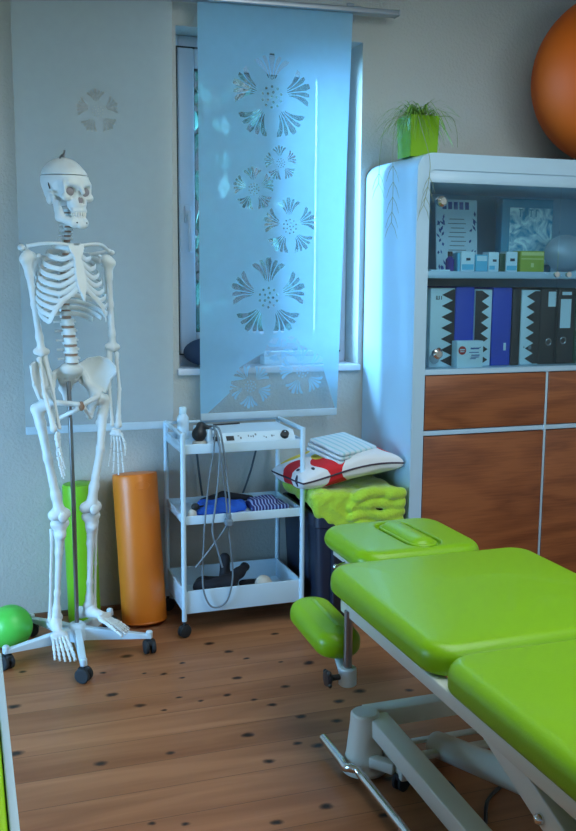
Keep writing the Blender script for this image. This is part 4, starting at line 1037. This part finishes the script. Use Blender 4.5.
# --- skull: built about the ear axis, face toward -y, then turned on the neck
SKc = Vector((DX-.010, -.008, 1.612)); SKr = Matrix.Scale(.95, 3) @ Matrix.Rotation(R_(13), 3, 'Z') @ Matrix.Rotation(R_(2), 3, 'X')
def fskull(P):
    X = P.copy(); X[..., 0] = np.abs(X[..., 0])
    d = s_ell(P, (0, .018, .040), (.073, .088, .076))
    d = smin(d, s_ell(P, (0, -.045, .030), (.057, .046, .052)), .02)
    d = smin(d, s_cap(X, (0, -.083, .022), (.040, -.074, .026), .010, .008), .012)
    d = smin(d, s_ell(P, (0, .03, -.012), (.055, .05, .035)), .02)
    d = smin(d, s_ell(X, (.056, .016, -.022), (.013, .016, .025)), .01)           # mastoid
    d = smin(d, s_ell(P, (0, -.062, -.040), (.034, .034, .034)), .012)            # upper jaw
    d = smin(d, s_cap(P, (0, -.086, .018), (0, -.099, -.004), .008, .007), .008)   # nasal bone
    d = smin(d, s_ell(X, (.047, -.066, -.020), (.017, .016, .015)), .012)         # cheekbone
    d = smin(d, s_cap(X, (.050, -.056, -.018), (.068, -.030, -.014), .0065, .005), .006)
    d = smin(d, s_cap(X, (.068, -.030, -.014), (.068, .0, -.008), .005, .006), .006)  # zygomatic arch
    d = smin(d, s_cap(X, (.050, -.066, .0), (.052, -.064, .024), .007, .007), .008)
    d = smin(d, s_cap(X, (.0, -.088, -.066), (.022, -.076, -.066), .009, .009), .008)  # tooth ridge
    d = smax(d, -s_ell(X, (.0320, -.094, -.001), (.0215, .036, .0190)), .006)         # eye sockets
    d = smax(d, -s_ell(X, (.0055, -.103, -.030), (.0078, .026, .0150)), .004)         # nose opening
    d = smax(d, -s_ell(X, (.067, -.043, .002), (.012, .024, .030)), .008)              # temple hollow
    d = smax(d, -s_ell(X, (.054, -.032, -.034), (.0125, .024, .030)), .006)             # hollow under the arch
    d = np.maximum(d, P[..., 2]-.0535)
    return d
sk = sdf_obj('skull', fskull, (-.085, -.118, -.08), (.085, .115, .06), .003, B, SK)
def place_skull(o):
    o.data.transform(SKr.to_4x4()); o.data.transform(Matrix.Translation(SKc))
def fcap(P):
    d = smin(s_ell(P, (0, .018, .040), (.0735, .0885, .0765)), s_ell(P, (0, -.045, .030), (.0575, .0465, .0525)), .02)
    return np.maximum(d, .0555-P[..., 2])
cp = sdf_obj('skull_cap', fcap, (-.085, -.11, .05), (.085, .115, .125), .003, B, sk)
m_ = MB(); m_.cyl((0, .012, .0530), (0, .012, .0560), .055, n=40); g_ = m_.build('cap_seam', M['socket'], sk)
for s in (-1, 1):
    pass
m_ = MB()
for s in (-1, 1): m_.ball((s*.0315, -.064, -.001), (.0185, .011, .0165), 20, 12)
es = m_.build('socket_shade', M['socket'], sk)  # grey fill standing in for the shade deep in the eye sockets
m_ = MB(); m_.ball((0, -.080, -.030), (.012, .008, .0145), 16, 10); ns = m_.build('nose_shade', M['socket'], sk)  # shade of the nose opening, put in as a grey fill
m_ = MB()
for i in range(10):
    a = (i-4.5)*.30; x, y = .027*math.sin(a), -.064-.0285*math.cos(a)
    m_.box((x-.0028, y-.003, -.083), (x+.0028, y+.003, -.070), .0015)
tu = m_.build('upper_teeth', M['tooth'], sk)
m_ = MB(); m_.tube([(-.069, .004, .030), (-.070, .002, .018), (-.069, -.004, .006)], .0022, 6); m_.tube([(.069, .004, .030), (.070, .002, .018), (.069, -.004, .006)], .0022, 6); sp = m_.build('cap_spring', M['black'], sk)
def fjaw(P):
    X = P.copy(); X[..., 0] = np.abs(X[..., 0])
    d = s_cap(X, (0, -.084, -.108), (.022, -.072, -.108), .0150, .0145)
    d = smin(d, s_cap(X, (.022, -.072, -.106), (.046, -.024, -.090), .0150, .0125), .008)
    d = smin(d, s_cap(X, (.046, -.024, -.090), (.054, -.004, -.022), .0125, .008), .01)
    d = smin(d, s_cap(X, (.045, -.034, -.078), (.051, -.026, -.035), .010, .005), .012)
    d = smin(d, s_cap(P, (-.008, -.092, -.117), (.008, -.092, -.117), .009), .008)
    d = smin(d, s_cap(X, (0, -.0875, -.094), (.021, -.075, -.094), .0085), .006)
    return d
jw = sdf_obj('jaw', fjaw, (-.075, -.115, -.13), (.075, .02, 0), .003, B, sk)
m_ = MB()
for i in range(10):
    a = (i-4.5)*.29; x, y = .0255*math.sin(a), -.064-.027*math.cos(a)
    m_.box((x-.0026, y-.003, -.094), (x+.0026, y+.003, -.0842), .0015)
tl = m_.build('lower_teeth', M['tooth'], jw)
m_ = MB(); m_.ball((.020, -.0915, -.106), .0028, 10, 6).ball((-.020, -.0915, -.106), .0028, 10, 6); jh = m_.build('jaw_pin', M['black'], jw)
m_ = MB(); m_.cyl((0, .012, .114), (0, .012, .128), .005, n=12); m_.tube([(-.024, .0, .112), (-.014, .006, .122), (0, .012, .126), (.003, .012, .142)], .0035, 8); hk = m_.build('hanging_hook', M['steelpole'], sk)
for o in (sk, cp, g_, es, ns, tu, sp, jw, tl, jh, hk): place_skull(o)

# --- rib cage
Wd = [.046, .071, .088, .099, .107, .113, .117, .119, .118, .113, .102, .085]
att = [(.018, -.048, 1.428), (.014, -.060, 1.405), (.013, -.070, 1.380), (.013, -.078, 1.356), (.013, -.086, 1.333), (.013, -.092, 1.312), (.013, -.097, 1.296), (.036, -.098, 1.262), (.056, -.093, 1.232), (.078, -.082, 1.205)]
last_rib = {}
for i in range(12):
    p = VP[7+i]; W = Wd[i]
    drop = [.012, .03, .042, .050, .056, .061, .064, .070, .078, .082, .070, .052][i]
    yf = -.04-.055*min(1, i/7)
    for s in (-1, 1):
        pts = []; end = 1.0 if i < 7 else (.92, .86, .80, .62, .5)[i-7]
        nn = 16
        for k in range(nn+1):
            f = k/nn*end*.80*math.pi; c = (1-math.cos(f))/2
            x = .016+(W-.016)*math.sin(min(f, math.pi/2))**.85 if f < math.pi/2 else W*(math.sin(f))**.75
            y = p.y+.020+.012*math.sin(min(f*2.2, math.pi))+(yf-p.y-.02)*c
            pts.append(Vector((DX+s*x, y, p.z-drop*c**.9)))
        rad = [.0052]*len(pts); split = len(pts)
        if i < 10:
            ax, ay, az = att[i]; e = Vector((DX+s*ax, ay, az)) if i < 7 else last_rib[s].copy(); a = pts[-1]; b = pts[-2]
            m1 = a+(a-b)*1.2; m1.z -= .004
            for k in range(1, 9):
                q = k/8; pts.append(a*(1-q)**2+m1*2*q*(1-q)+e*q*q); rad.append(.0052 if k < 8 else .006)
            last_rib[s] = pts[-5].copy()
        m_ = MB(); m_.tube(pts, rad, 8, sec=(.45, 1.55), up=(0, 0, 1)); m_.build('rib', B, SK, True, 60)
def fstern(P):
    x = P[..., 0]-DX; y, z = P[..., 1], P[..., 2]
    yc = -.052-(1.436-z)*.335
    hw = np.interp(z, [1.250, 1.268, 1.280, 1.292, 1.33, 1.36, 1.395, 1.405, 1.43, 1.442], [.002, .006, .008, .015, .018, .016, .013, .018, .029, .025])
    d = np.maximum(np.abs(x)-hw, np.abs(y-yc)-.0065); d = np.maximum(d, np.maximum(z-(1.442-.006*(np.abs(x) < .01)), 1.252-z))
    return d
st = sdf_obj('sternum', fstern, (DX-.04, -.13, 1.245), (DX+.04, -.035, 1.45), .003, B, SK)
for s in (-1, 1):
    sx = lambda v: DX+s*v
    sh_ = {-1: (-.131, .018, 1.396), 1: (.157, .018, 1.387)}[s]; ac = {-1: (-.142, .024, 1.428), 1: (.170, .024, 1.418)}[s]
    m_ = MB(); m_.tube(spline([(sx(.018), -.050, 1.436), (sx(.06), -.050, 1.441), (sx(.105), -.022, 1.440), (ac[0]-s*.012, ac[1]-.012, ac[2]+.004)], 6), [.0085]+[.0058]*12+[.0062]*5+[.008], 10); m_.build('clavicle', B, SK)
    def fscap(P, s=s, ac=ac):
        x = (P[..., 0]-DX)*s; y, z = P[..., 1], P[..., 2]
        # thin triangular blade behind the ribs
        yc = .098-.42*(x-.05)-1.0*(x-.05)**2
        q = np.stack([x, z], -1)
        tri = np.array([(.048, 1.405), (.128, 1.402), (.066, 1.265)])
        dd = None
        for a, b in ((0, 1), (1, 2), (2, 0)):
            e = tri[b]-tri[a]; nrm = np.array([e[1], -e[0]])/np.linalg.norm(e)
            if nrm@(tri.mean(0)-tri[a]) > 0: nrm = -nrm
            v = (q-tri[a])@nrm; dd = v if dd is None else smax(dd, v, .012)
        return np.maximum(dd, np.abs(y-yc)*.9-.0032)*.85
    sc_ = sdf_obj('scapula', fscap, (min(sx(.035), sx(.15)), .0, 1.25), (max(sx(.035), sx(.15)), .13, 1.42), .0035, B, SK)
    bone('scapula_spine', [(sx(.055), .108, 1.392), (sx(.10), .082, 1.408), (ac[0], ac[1]+.012, ac[2]), (ac[0]+s*.004, ac[1]-.008, ac[2]-.002)], [.005, .006, .010, .009], sc_, k=.008)
    bone('shoulder_socket', [(sx(.110), .050, 1.392), (sh_[0]-s*.020, sh_[1]+.012, sh_[2])], [.010, .015], sc_, balls=[((sx(.108), .0, 1.402), .0075)], k=.012)

# --- arms
def lerp(a, b, q): return tuple(a[i]+(b[i]-a[i])*q for i in range(3))
def off(a, d): return tuple(a[i]+d[i] for i in range(3))
def hand(wr, tip, lat, par):
    """carpals plus five separate fingers, hanging and slightly curled; lat: sideways unit, thumb side first"""
    w = Vector(wr); ax = (Vector(tip)-w); L = ax.length; ax.normalize(); la = Vector(lat).normalized(); fw = ax.cross(la).normalized()
    if fw.y > 0: fw = -fw
    balls = [((w+ax*.012+la*q+fw*e)[:], .0075) for q, e in ((-.012, 0), (0, .002), (.012, 0))]+[((w+ax*.024+la*q)[:], .0078) for q in (-.017, -.006, .006, .016)]
    h = bone('hand', [(w+ax*.010-la*.008)[:], (w+ax*.022+la*.008)[:]], [.008, .008], par, balls, k=.004, h=.003)
    for i, (o, ln, sp) in enumerate(((.017, .93, .10), (.0055, 1.0, .025), (-.006, .95, -.05), (-.017, .80, -.12))):
        d = (ax+la*sp).normalized(); a = w+ax*.030+la*o; tot = (L-.03)*ln
        cuts = [0, .42, .70, .87, 1.0]; p = a.copy(); m_ = MB(); pts = [a+d*tot*c+fw*(.018*max(0, c-.42)**1.3) for c in cuts]
        for k in range(4):
            p0, p1 = pts[k], pts[k+1]; g = (p1-p0)*.035; r = (.0044, .0040, .0034, .0028)[k]
            m_.tube([p0+g, p0+(p1-p0)*.12, p0+(p1-p0)*.5, p0+(p1-p0)*.86, p1-g], [r*1.1, r*1.3, r*.72, r*1.1, r*.9], 9)
        m_.build('finger', B, h)
    d = (ax*.80+la*.52+fw*.25).normalized(); a = w+ax*.018+la*.020; pts = [a, a+d*.040, a+d*.040+(ax*.92+la*.2+fw*.2)*.028, a+d*.040+(ax*.95+la*.1+fw*.2)*.048]; m_ = MB()
    for k in range(3):
        p0, p1 = pts[k], pts[k+1]; g = (p1-p0)*.04; r = (.0050, .0044, .0036)[k]
        m_.tube([p0+g, p0+(p1-p0)*.14, p0+(p1-p0)*.5, p0+(p1-p0)*.86, p1-g], [r*1.1, r*1.25, r*.75, r*1.1, r*.85], 9)
    m_.build('thumb', B, h)
for s, sh, el, wr, tip in ((-1, (-.131, .018, 1.396), (-.086, .030, 1.072), (-.090, -.098, .826), (-.086, -.118, .668)), (1, (.157, .018, 1.387), (.174, .030, 1.078), (.152, -.030, .808), (.150, -.042, .640))):
    ue = off(el, (0, 0, .012))
    bone('humerus', [off(sh, (s*.004, 0, -.006)), lerp(sh, ue, .18), lerp(sh, ue, .5), lerp(sh, ue, .85), ue], [.019, .0125, .0105, .0115, .013], SK,
         balls=[(off(sh, (-s*.006, 0, .003)), .0205), (off(sh, (s*.013, -.008, -.008)), .012), (off(ue, (.017, 0, -.004)), .0115), (off(ue, (-.018, .002, -.002)), .0115), (off(ue, (0, -.004, -.008)), .011)], k=.012)
    r0, u0 = off(el, (s*.012, -.006, -.016)), off(el, (-s*.010, .008, -.002)); r1, u1 = off(wr, (s*.011, 0, .008)), off(wr, (-s*.011, .006, .010))
    bow = s*.007
    bone('radius', [r0, off(lerp(r0, r1, .12), (0, 0, 0)), off(lerp(r0, r1, .5), (bow, 0, 0)), lerp(r0, r1, .88), r1], [.0095, .0062, .0065, .0085, .0125], SK, k=.006, h=.0036)
    bone('ulna', [off(u0, (0, .004, .010)), u0, off(lerp(u0, u1, .5), (-bow*.7, 0, 0)), lerp(u0, u1, .9), u1], [.011, .0115, .0062, .0052, .0075], SK, k=.006, h=.0036)
    hand(off(wr, (0, 0, .0)), tip, (s*.55, -.83, 0), SK)

# --- pelvis
HR, HL = (-.090, .000, .905), (.104, .000, .913)
def fsac(P):
    x = P[..., 0]-DX; Q = np.stack([x, P[..., 1], P[..., 2]], -1)
    d = None
    for a, b, ra, rb in (((0, .012, 1.018), (0, .045, .985), .026, .022), ((0, .045, .985), (0, .075, .945), .020, .014), ((0, .075, .945), (0, .070, .900), .011, .006)):
        Z = Q.copy(); Z[..., 0] *= .62
        e = s_cap(Z, a, b, ra, rb); d = e if d is None else smin(d, e, .012)
    X = Q.copy(); X[..., 0] = np.abs(X[..., 0])
    d = smin(d, s_cap(X, (.02, .03, 1.012), (.046, .042, 1.004), .014, .012), .015)
    for zz, yy in ((.985, .025), (.965, .040), (.947, .052)): d = smax(d, -s_ell(X, (.019, yy-.012, zz), (.0045, .016, .0045)), .003)
    return d*.8
sdf_obj('sacrum', fsac, (DX-.075, -.03, .88), (DX+.075, .11, 1.05), .0036, B, SK)
for s, hp in ((-1, HR), (1, HL)):
    hx = (hp[0]-DX)*s
    def fhip(P, s=s, hx=hx, hz=hp[2]):
        Q = P.copy(); Q[..., 0] = (P[..., 0]-DX)*s
        x, y, z = Q[..., 0], Q[..., 1], Q[..., 2]
        # iliac wing: a fan-shaped blade, hollow toward the front
        n_ = np.array([-.60, -.74, .30]); n_ /= np.linalg.norm(n_); t_ = np.array([.78, -.63, 0.]); t_ = t_-n_*(t_@n_); t_ /= np.linalg.norm(t_)
        b_ = np.cross(n_, t_); b_ = b_ if b_[2] > 0 else -b_
        c_ = np.array([hx, 0, hz])-t_*.016+b_*.072; q = Q-c_; aa, bb, nn_ = q@t_, q@b_, q@n_
        poly = np.array([(-.070, .012), (-.062, .046), (-.030, .070), (.012, .078), (.050, .066), (.076, .036), (.080, .016), (.058, -.006), (.050, -.034), (.034, -.070), (-.006, -.070), (-.030, -.040), (-.056, -.022)])
        dd = np.full(aa.shape, 1e9); ins = np.zeros(aa.shape, bool)
        for i in range(len(poly)):
            p0, p1 = poly[i], poly[(i+1) % len(poly)]; e = p1-p0
            wx, wy = aa-p0[0], bb-p0[1]; tt = np.clip((wx*e[0]+wy*e[1])/(e@e), 0, 1)
            dd = np.minimum(dd, np.hypot(wx-tt*e[0], wy-tt*e[1]))
            cr = ((p0[1] > bb) != (p1[1] > bb)) & (aa < (p1[0]-p0[0])*(bb-p0[1])/(p1[1]-p0[1]+1e-12)+p0[0]); ins ^= cr
        sd = np.where(ins, -dd, dd)
        surf = nn_-3.2*(aa**2)-1.6*np.maximum(bb, 0)**2+.006
        w = smax(np.abs(surf)-(.0036+.0045*np.clip(1+sd/.014, 0, 1)), sd, .005)
        d = smin(w, s_cap(Q, (.052, .040, 1.000), (.060, .036, .975), .011, .010), .014)
        d = smin(d, s_cap(Q, (.064, .028, .960), (hx-.006, .006, hz+.018), .010, .018), .014)
        d = smin(d, s_ell(Q, (hx-.006, .004, hz+.004), (.026, .027, .029)), .014)
        d = smin(d, s_cap(Q, (hx-.012, -.018, hz+.008), (.012, -.064, .906), .010, .0085), .010)       # upper pubic bar
        d = smin(d, s_cap(Q, (hx-.014, .014, hz-.010), (.064, .020, .852), .014, .013), .012)         # seat bone
        d = smin(d, s_cap(Q, (.062, .014, .846), (.012, -.060, .888), .0085, .0075), .010)
        return smax(d, -s_ell(Q, (hx+.008, -.004, hz), (.023, .022, .022)), .004)
    cx0, cx1 = sorted((DX-s*.005, DX+s*.15))
    sdf_obj('hip_bone', fhip, (cx0, -.12, .825), (cx1, .085, 1.07), .0036, B, SK)
m_ = MB(); m_.ball((DX, -.064, .898), (.011, .008, .017), 16, 10); m_.build('pubic_disc', M['disc'], SK)

# --- legs
def foot(an, toe, s):
    a = Vector(an); d = Vector(toe)-a; d.z = d.z*1.0; L = d.length; d.normalize(); la = Vector((0, 0, 1)).cross(d).normalized(); up = d.cross(la).normalized()
    heel = a-Vector((d.x, d.y, 0)).normalized()*.045-Vector((0, 0, .032)); med = -s
    # la points to the foot's own left
    mid = a+d*.055-up*.012
    f_ = bone('foot', [heel[:], (a+Vector((0, 0, -.020)))[:], mid[:]], [.019, .021, .015], SK, balls=[(heel[:], .021), ((a-Vector((0, 0, .006)))[:], .019)]+[((a+d*.070+la*q-up*.012)[:], .0105) for q in (-.020, -.010, 0, .010, .020)], k=.010, h=.004)
    for k in range(5):
        q = (k-2)*(1 if med > 0 else -1)   # k=4 on the big toe side
        o = -med*(2-k)*.0105
        big = (k == 4)
        b0 = a+d*.070+la*(o*1.0)-up*(.013+.002*abs(k-3)); spread = (d+la*o*5.2-up*.02).normalized()
        tot = (L-.092)*(1.02, 1.0, .97, .92, .86)[4-k] if not big else (L-.092)*1.0
        tot = (L-.072)*(.80, .88, .95, 1.0, 1.0)[k]
        cuts = [0, .52, .74, 1.0] if big else [0, .55, .76, .89, 1.0]
        pts = [b0+spread*tot*c-up*(.016*max(0, c-.5)) for c in cuts]; m_ = MB()
        for j in range(len(cuts)-1):
            p0, p1 = pts[j], pts[j+1]; g = (p1-p0)*.03; r = (.0070 if big else .0052)*(1, .92, .78, .7)[j]
            m_.tube([p0+g, p0+(p1-p0)*.12, p0+(p1-p0)*.5, p0+(p1-p0)*.86, p1-g], [r*1.15, r*1.3, r*.78, r*1.2, r*.9], 10)
        m_.build('toe', B, f_)
for s, hp, tr, kn, an, toe in ((-1, HR, (-.120, .010, .882), (-.059, -.026, .508), (-.077, .006, .140), (-.108, -.165, .062)), (1, HL, (.136, .010, .896), (.056, -.026, .518), (.055, .006, .160), (.130, -.165, .118))):
    k1 = off(kn, (0, .004, .018)); low = lerp(tr, k1, .12); low = off(low, (-s*.006, 0, 0))
    bone('femur', [off(tr, (-s*.003, 0, 0)), low, off(lerp(tr, k1, .45), (s*.0, -.008, 0)), lerp(tr, k1, .82), k1], [.0165, .0165, .0135, .0155, .020], SK,
         chains=[([hp, off(lerp(hp, tr, .6), (0, 0, .004)), off(tr, (-s*.01, 0, -.014))], [.0165, .0125, .015])],
         balls=[(hp, .0215), (off(tr, (s*.003, .004, .010)), .0145), (off(k1, (.020, .006, -.006)), .0205), (off(k1, (-.020, .006, -.006)), .0205), (off(low, (-s*.014, .01, -.03)), .010)], k=.014, h=.0045)
    m_ = MB(); m_.ball(off(kn, (0, -.026, .010)), (.0175, .009, .019), 20, 12); m_.build('kneecap', B, SK)
    t0 = off(kn, (0, .006, -.024)); t1 = off(an, (-s*.004, 0, .012))
    bone('tibia', [t0, off(lerp(t0, t1, .10), (0, -.002, 0)), lerp(t0, t1, .30), lerp(t0, t1, .75), lerp(t0, t1, .93), t1], [.022, .0185, .0125, .0098, .0125, .0175], SK,
         balls=[(off(t0, (.018, .004, .004)), .0165), (off(t0, (-.018, .004, .004)), .0165), (off(t0, (0, -.016, -.034)), .009), (off(t1, (-s*.014, 0, -.010)), .0095)], k=.012, h=.0045)
    f0 = off(t0, (s*.025, .014, -.020)); f1 = off(an, (s*.018, .006, -.004))
    bone('fibula', [f0, lerp(f0, f1, .1), lerp(f0, f1, .5), lerp(f0, f1, .92), f1], [.0095, .0055, .0052, .006, .0095], SK, k=.006, h=.0038)
    foot(an, toe, s)

# ================================================================== CAMERA, LIGHT, WORLD
cam = bpy.data.cameras.new('camera'); co = bpy.data.objects.new('camera', cam); COL.objects.link(co)
yaw, pitch, roll = .33228, .15033, .00622
fwd = Vector((math.sin(yaw)*math.cos(pitch), math.cos(yaw)*math.cos(pitch), -math.sin(pitch)))
r0 = Vector((math.cos(yaw), -math.sin(yaw), 0)); u0 = r0.cross(fwd)
rr = r0*math.cos(roll)+u0*math.sin(roll); uu = -r0*math.sin(roll)+u0*math.cos(roll)
m4 = Matrix((rr, uu, -fwd)).transposed().to_4x4(); m4.translation = Vector((0, 0, 1.35)); co.matrix_world = m4
cam.sensor_fit = 'VERTICAL'; cam.sensor_height = 36; cam.lens = 941.5/831*36; cam.clip_start = .02
SC.camera = co

def area(name, loc, target, sx, sy, power, col):
    l = bpy.data.lights.new(name, 'AREA'); l.shape = 'RECTANGLE'; l.size = sx; l.size_y = sy; l.energy = power; l.color = col
    o = bpy.data.objects.new(name, l); COL.objects.link(o); o.location = loc
    o.rotation_euler = (Vector(target)-Vector(loc)).to_track_quat('-Z', 'Y').to_euler(); return o
area('sky_light', (-.75, 4.75, 2.25), (1.35, 3.7, 1.55), 1.3, 1.9, 2350, (.32, .65, 1.0))
area('room_window_light', (2.5, -1.3, 2.1), (1.5, 2.8, 1.1), 1.6, 1.4, 30, (.80, .92, 1.0))
area('overhead_fill', (1.35, 1.5, 2.55), (1.35, 1.5, 0), 1.6, 2.0, 44, (.80, .94, 1.0))  # unseen soft light added overhead so upward faces come out brighter
area('left_window_light', (-1.38, 2.75, .62), (1.0, 3.75, .30), 1.3, .9, 32, (.27, .60, 1.0)).data.spread = R_(110)
w = bpy.data.worlds.new('dusk_sky'); SC.world = w; w.use_nodes = True
bg = w.node_tree.nodes['Background']; bg.inputs[0].default_value = (.42, .66, .95, 1); bg.inputs[1].default_value = .22
SC.view_settings.view_transform = 'Standard'; SC.view_settings.look = 'None'; SC.view_settings.exposure = 0
SC.cycles.max_bounces = 8; SC.cycles.transparent_max_bounces = 16; SC.cycles.caustics_reflective = False; SC.cycles.caustics_refractive = False
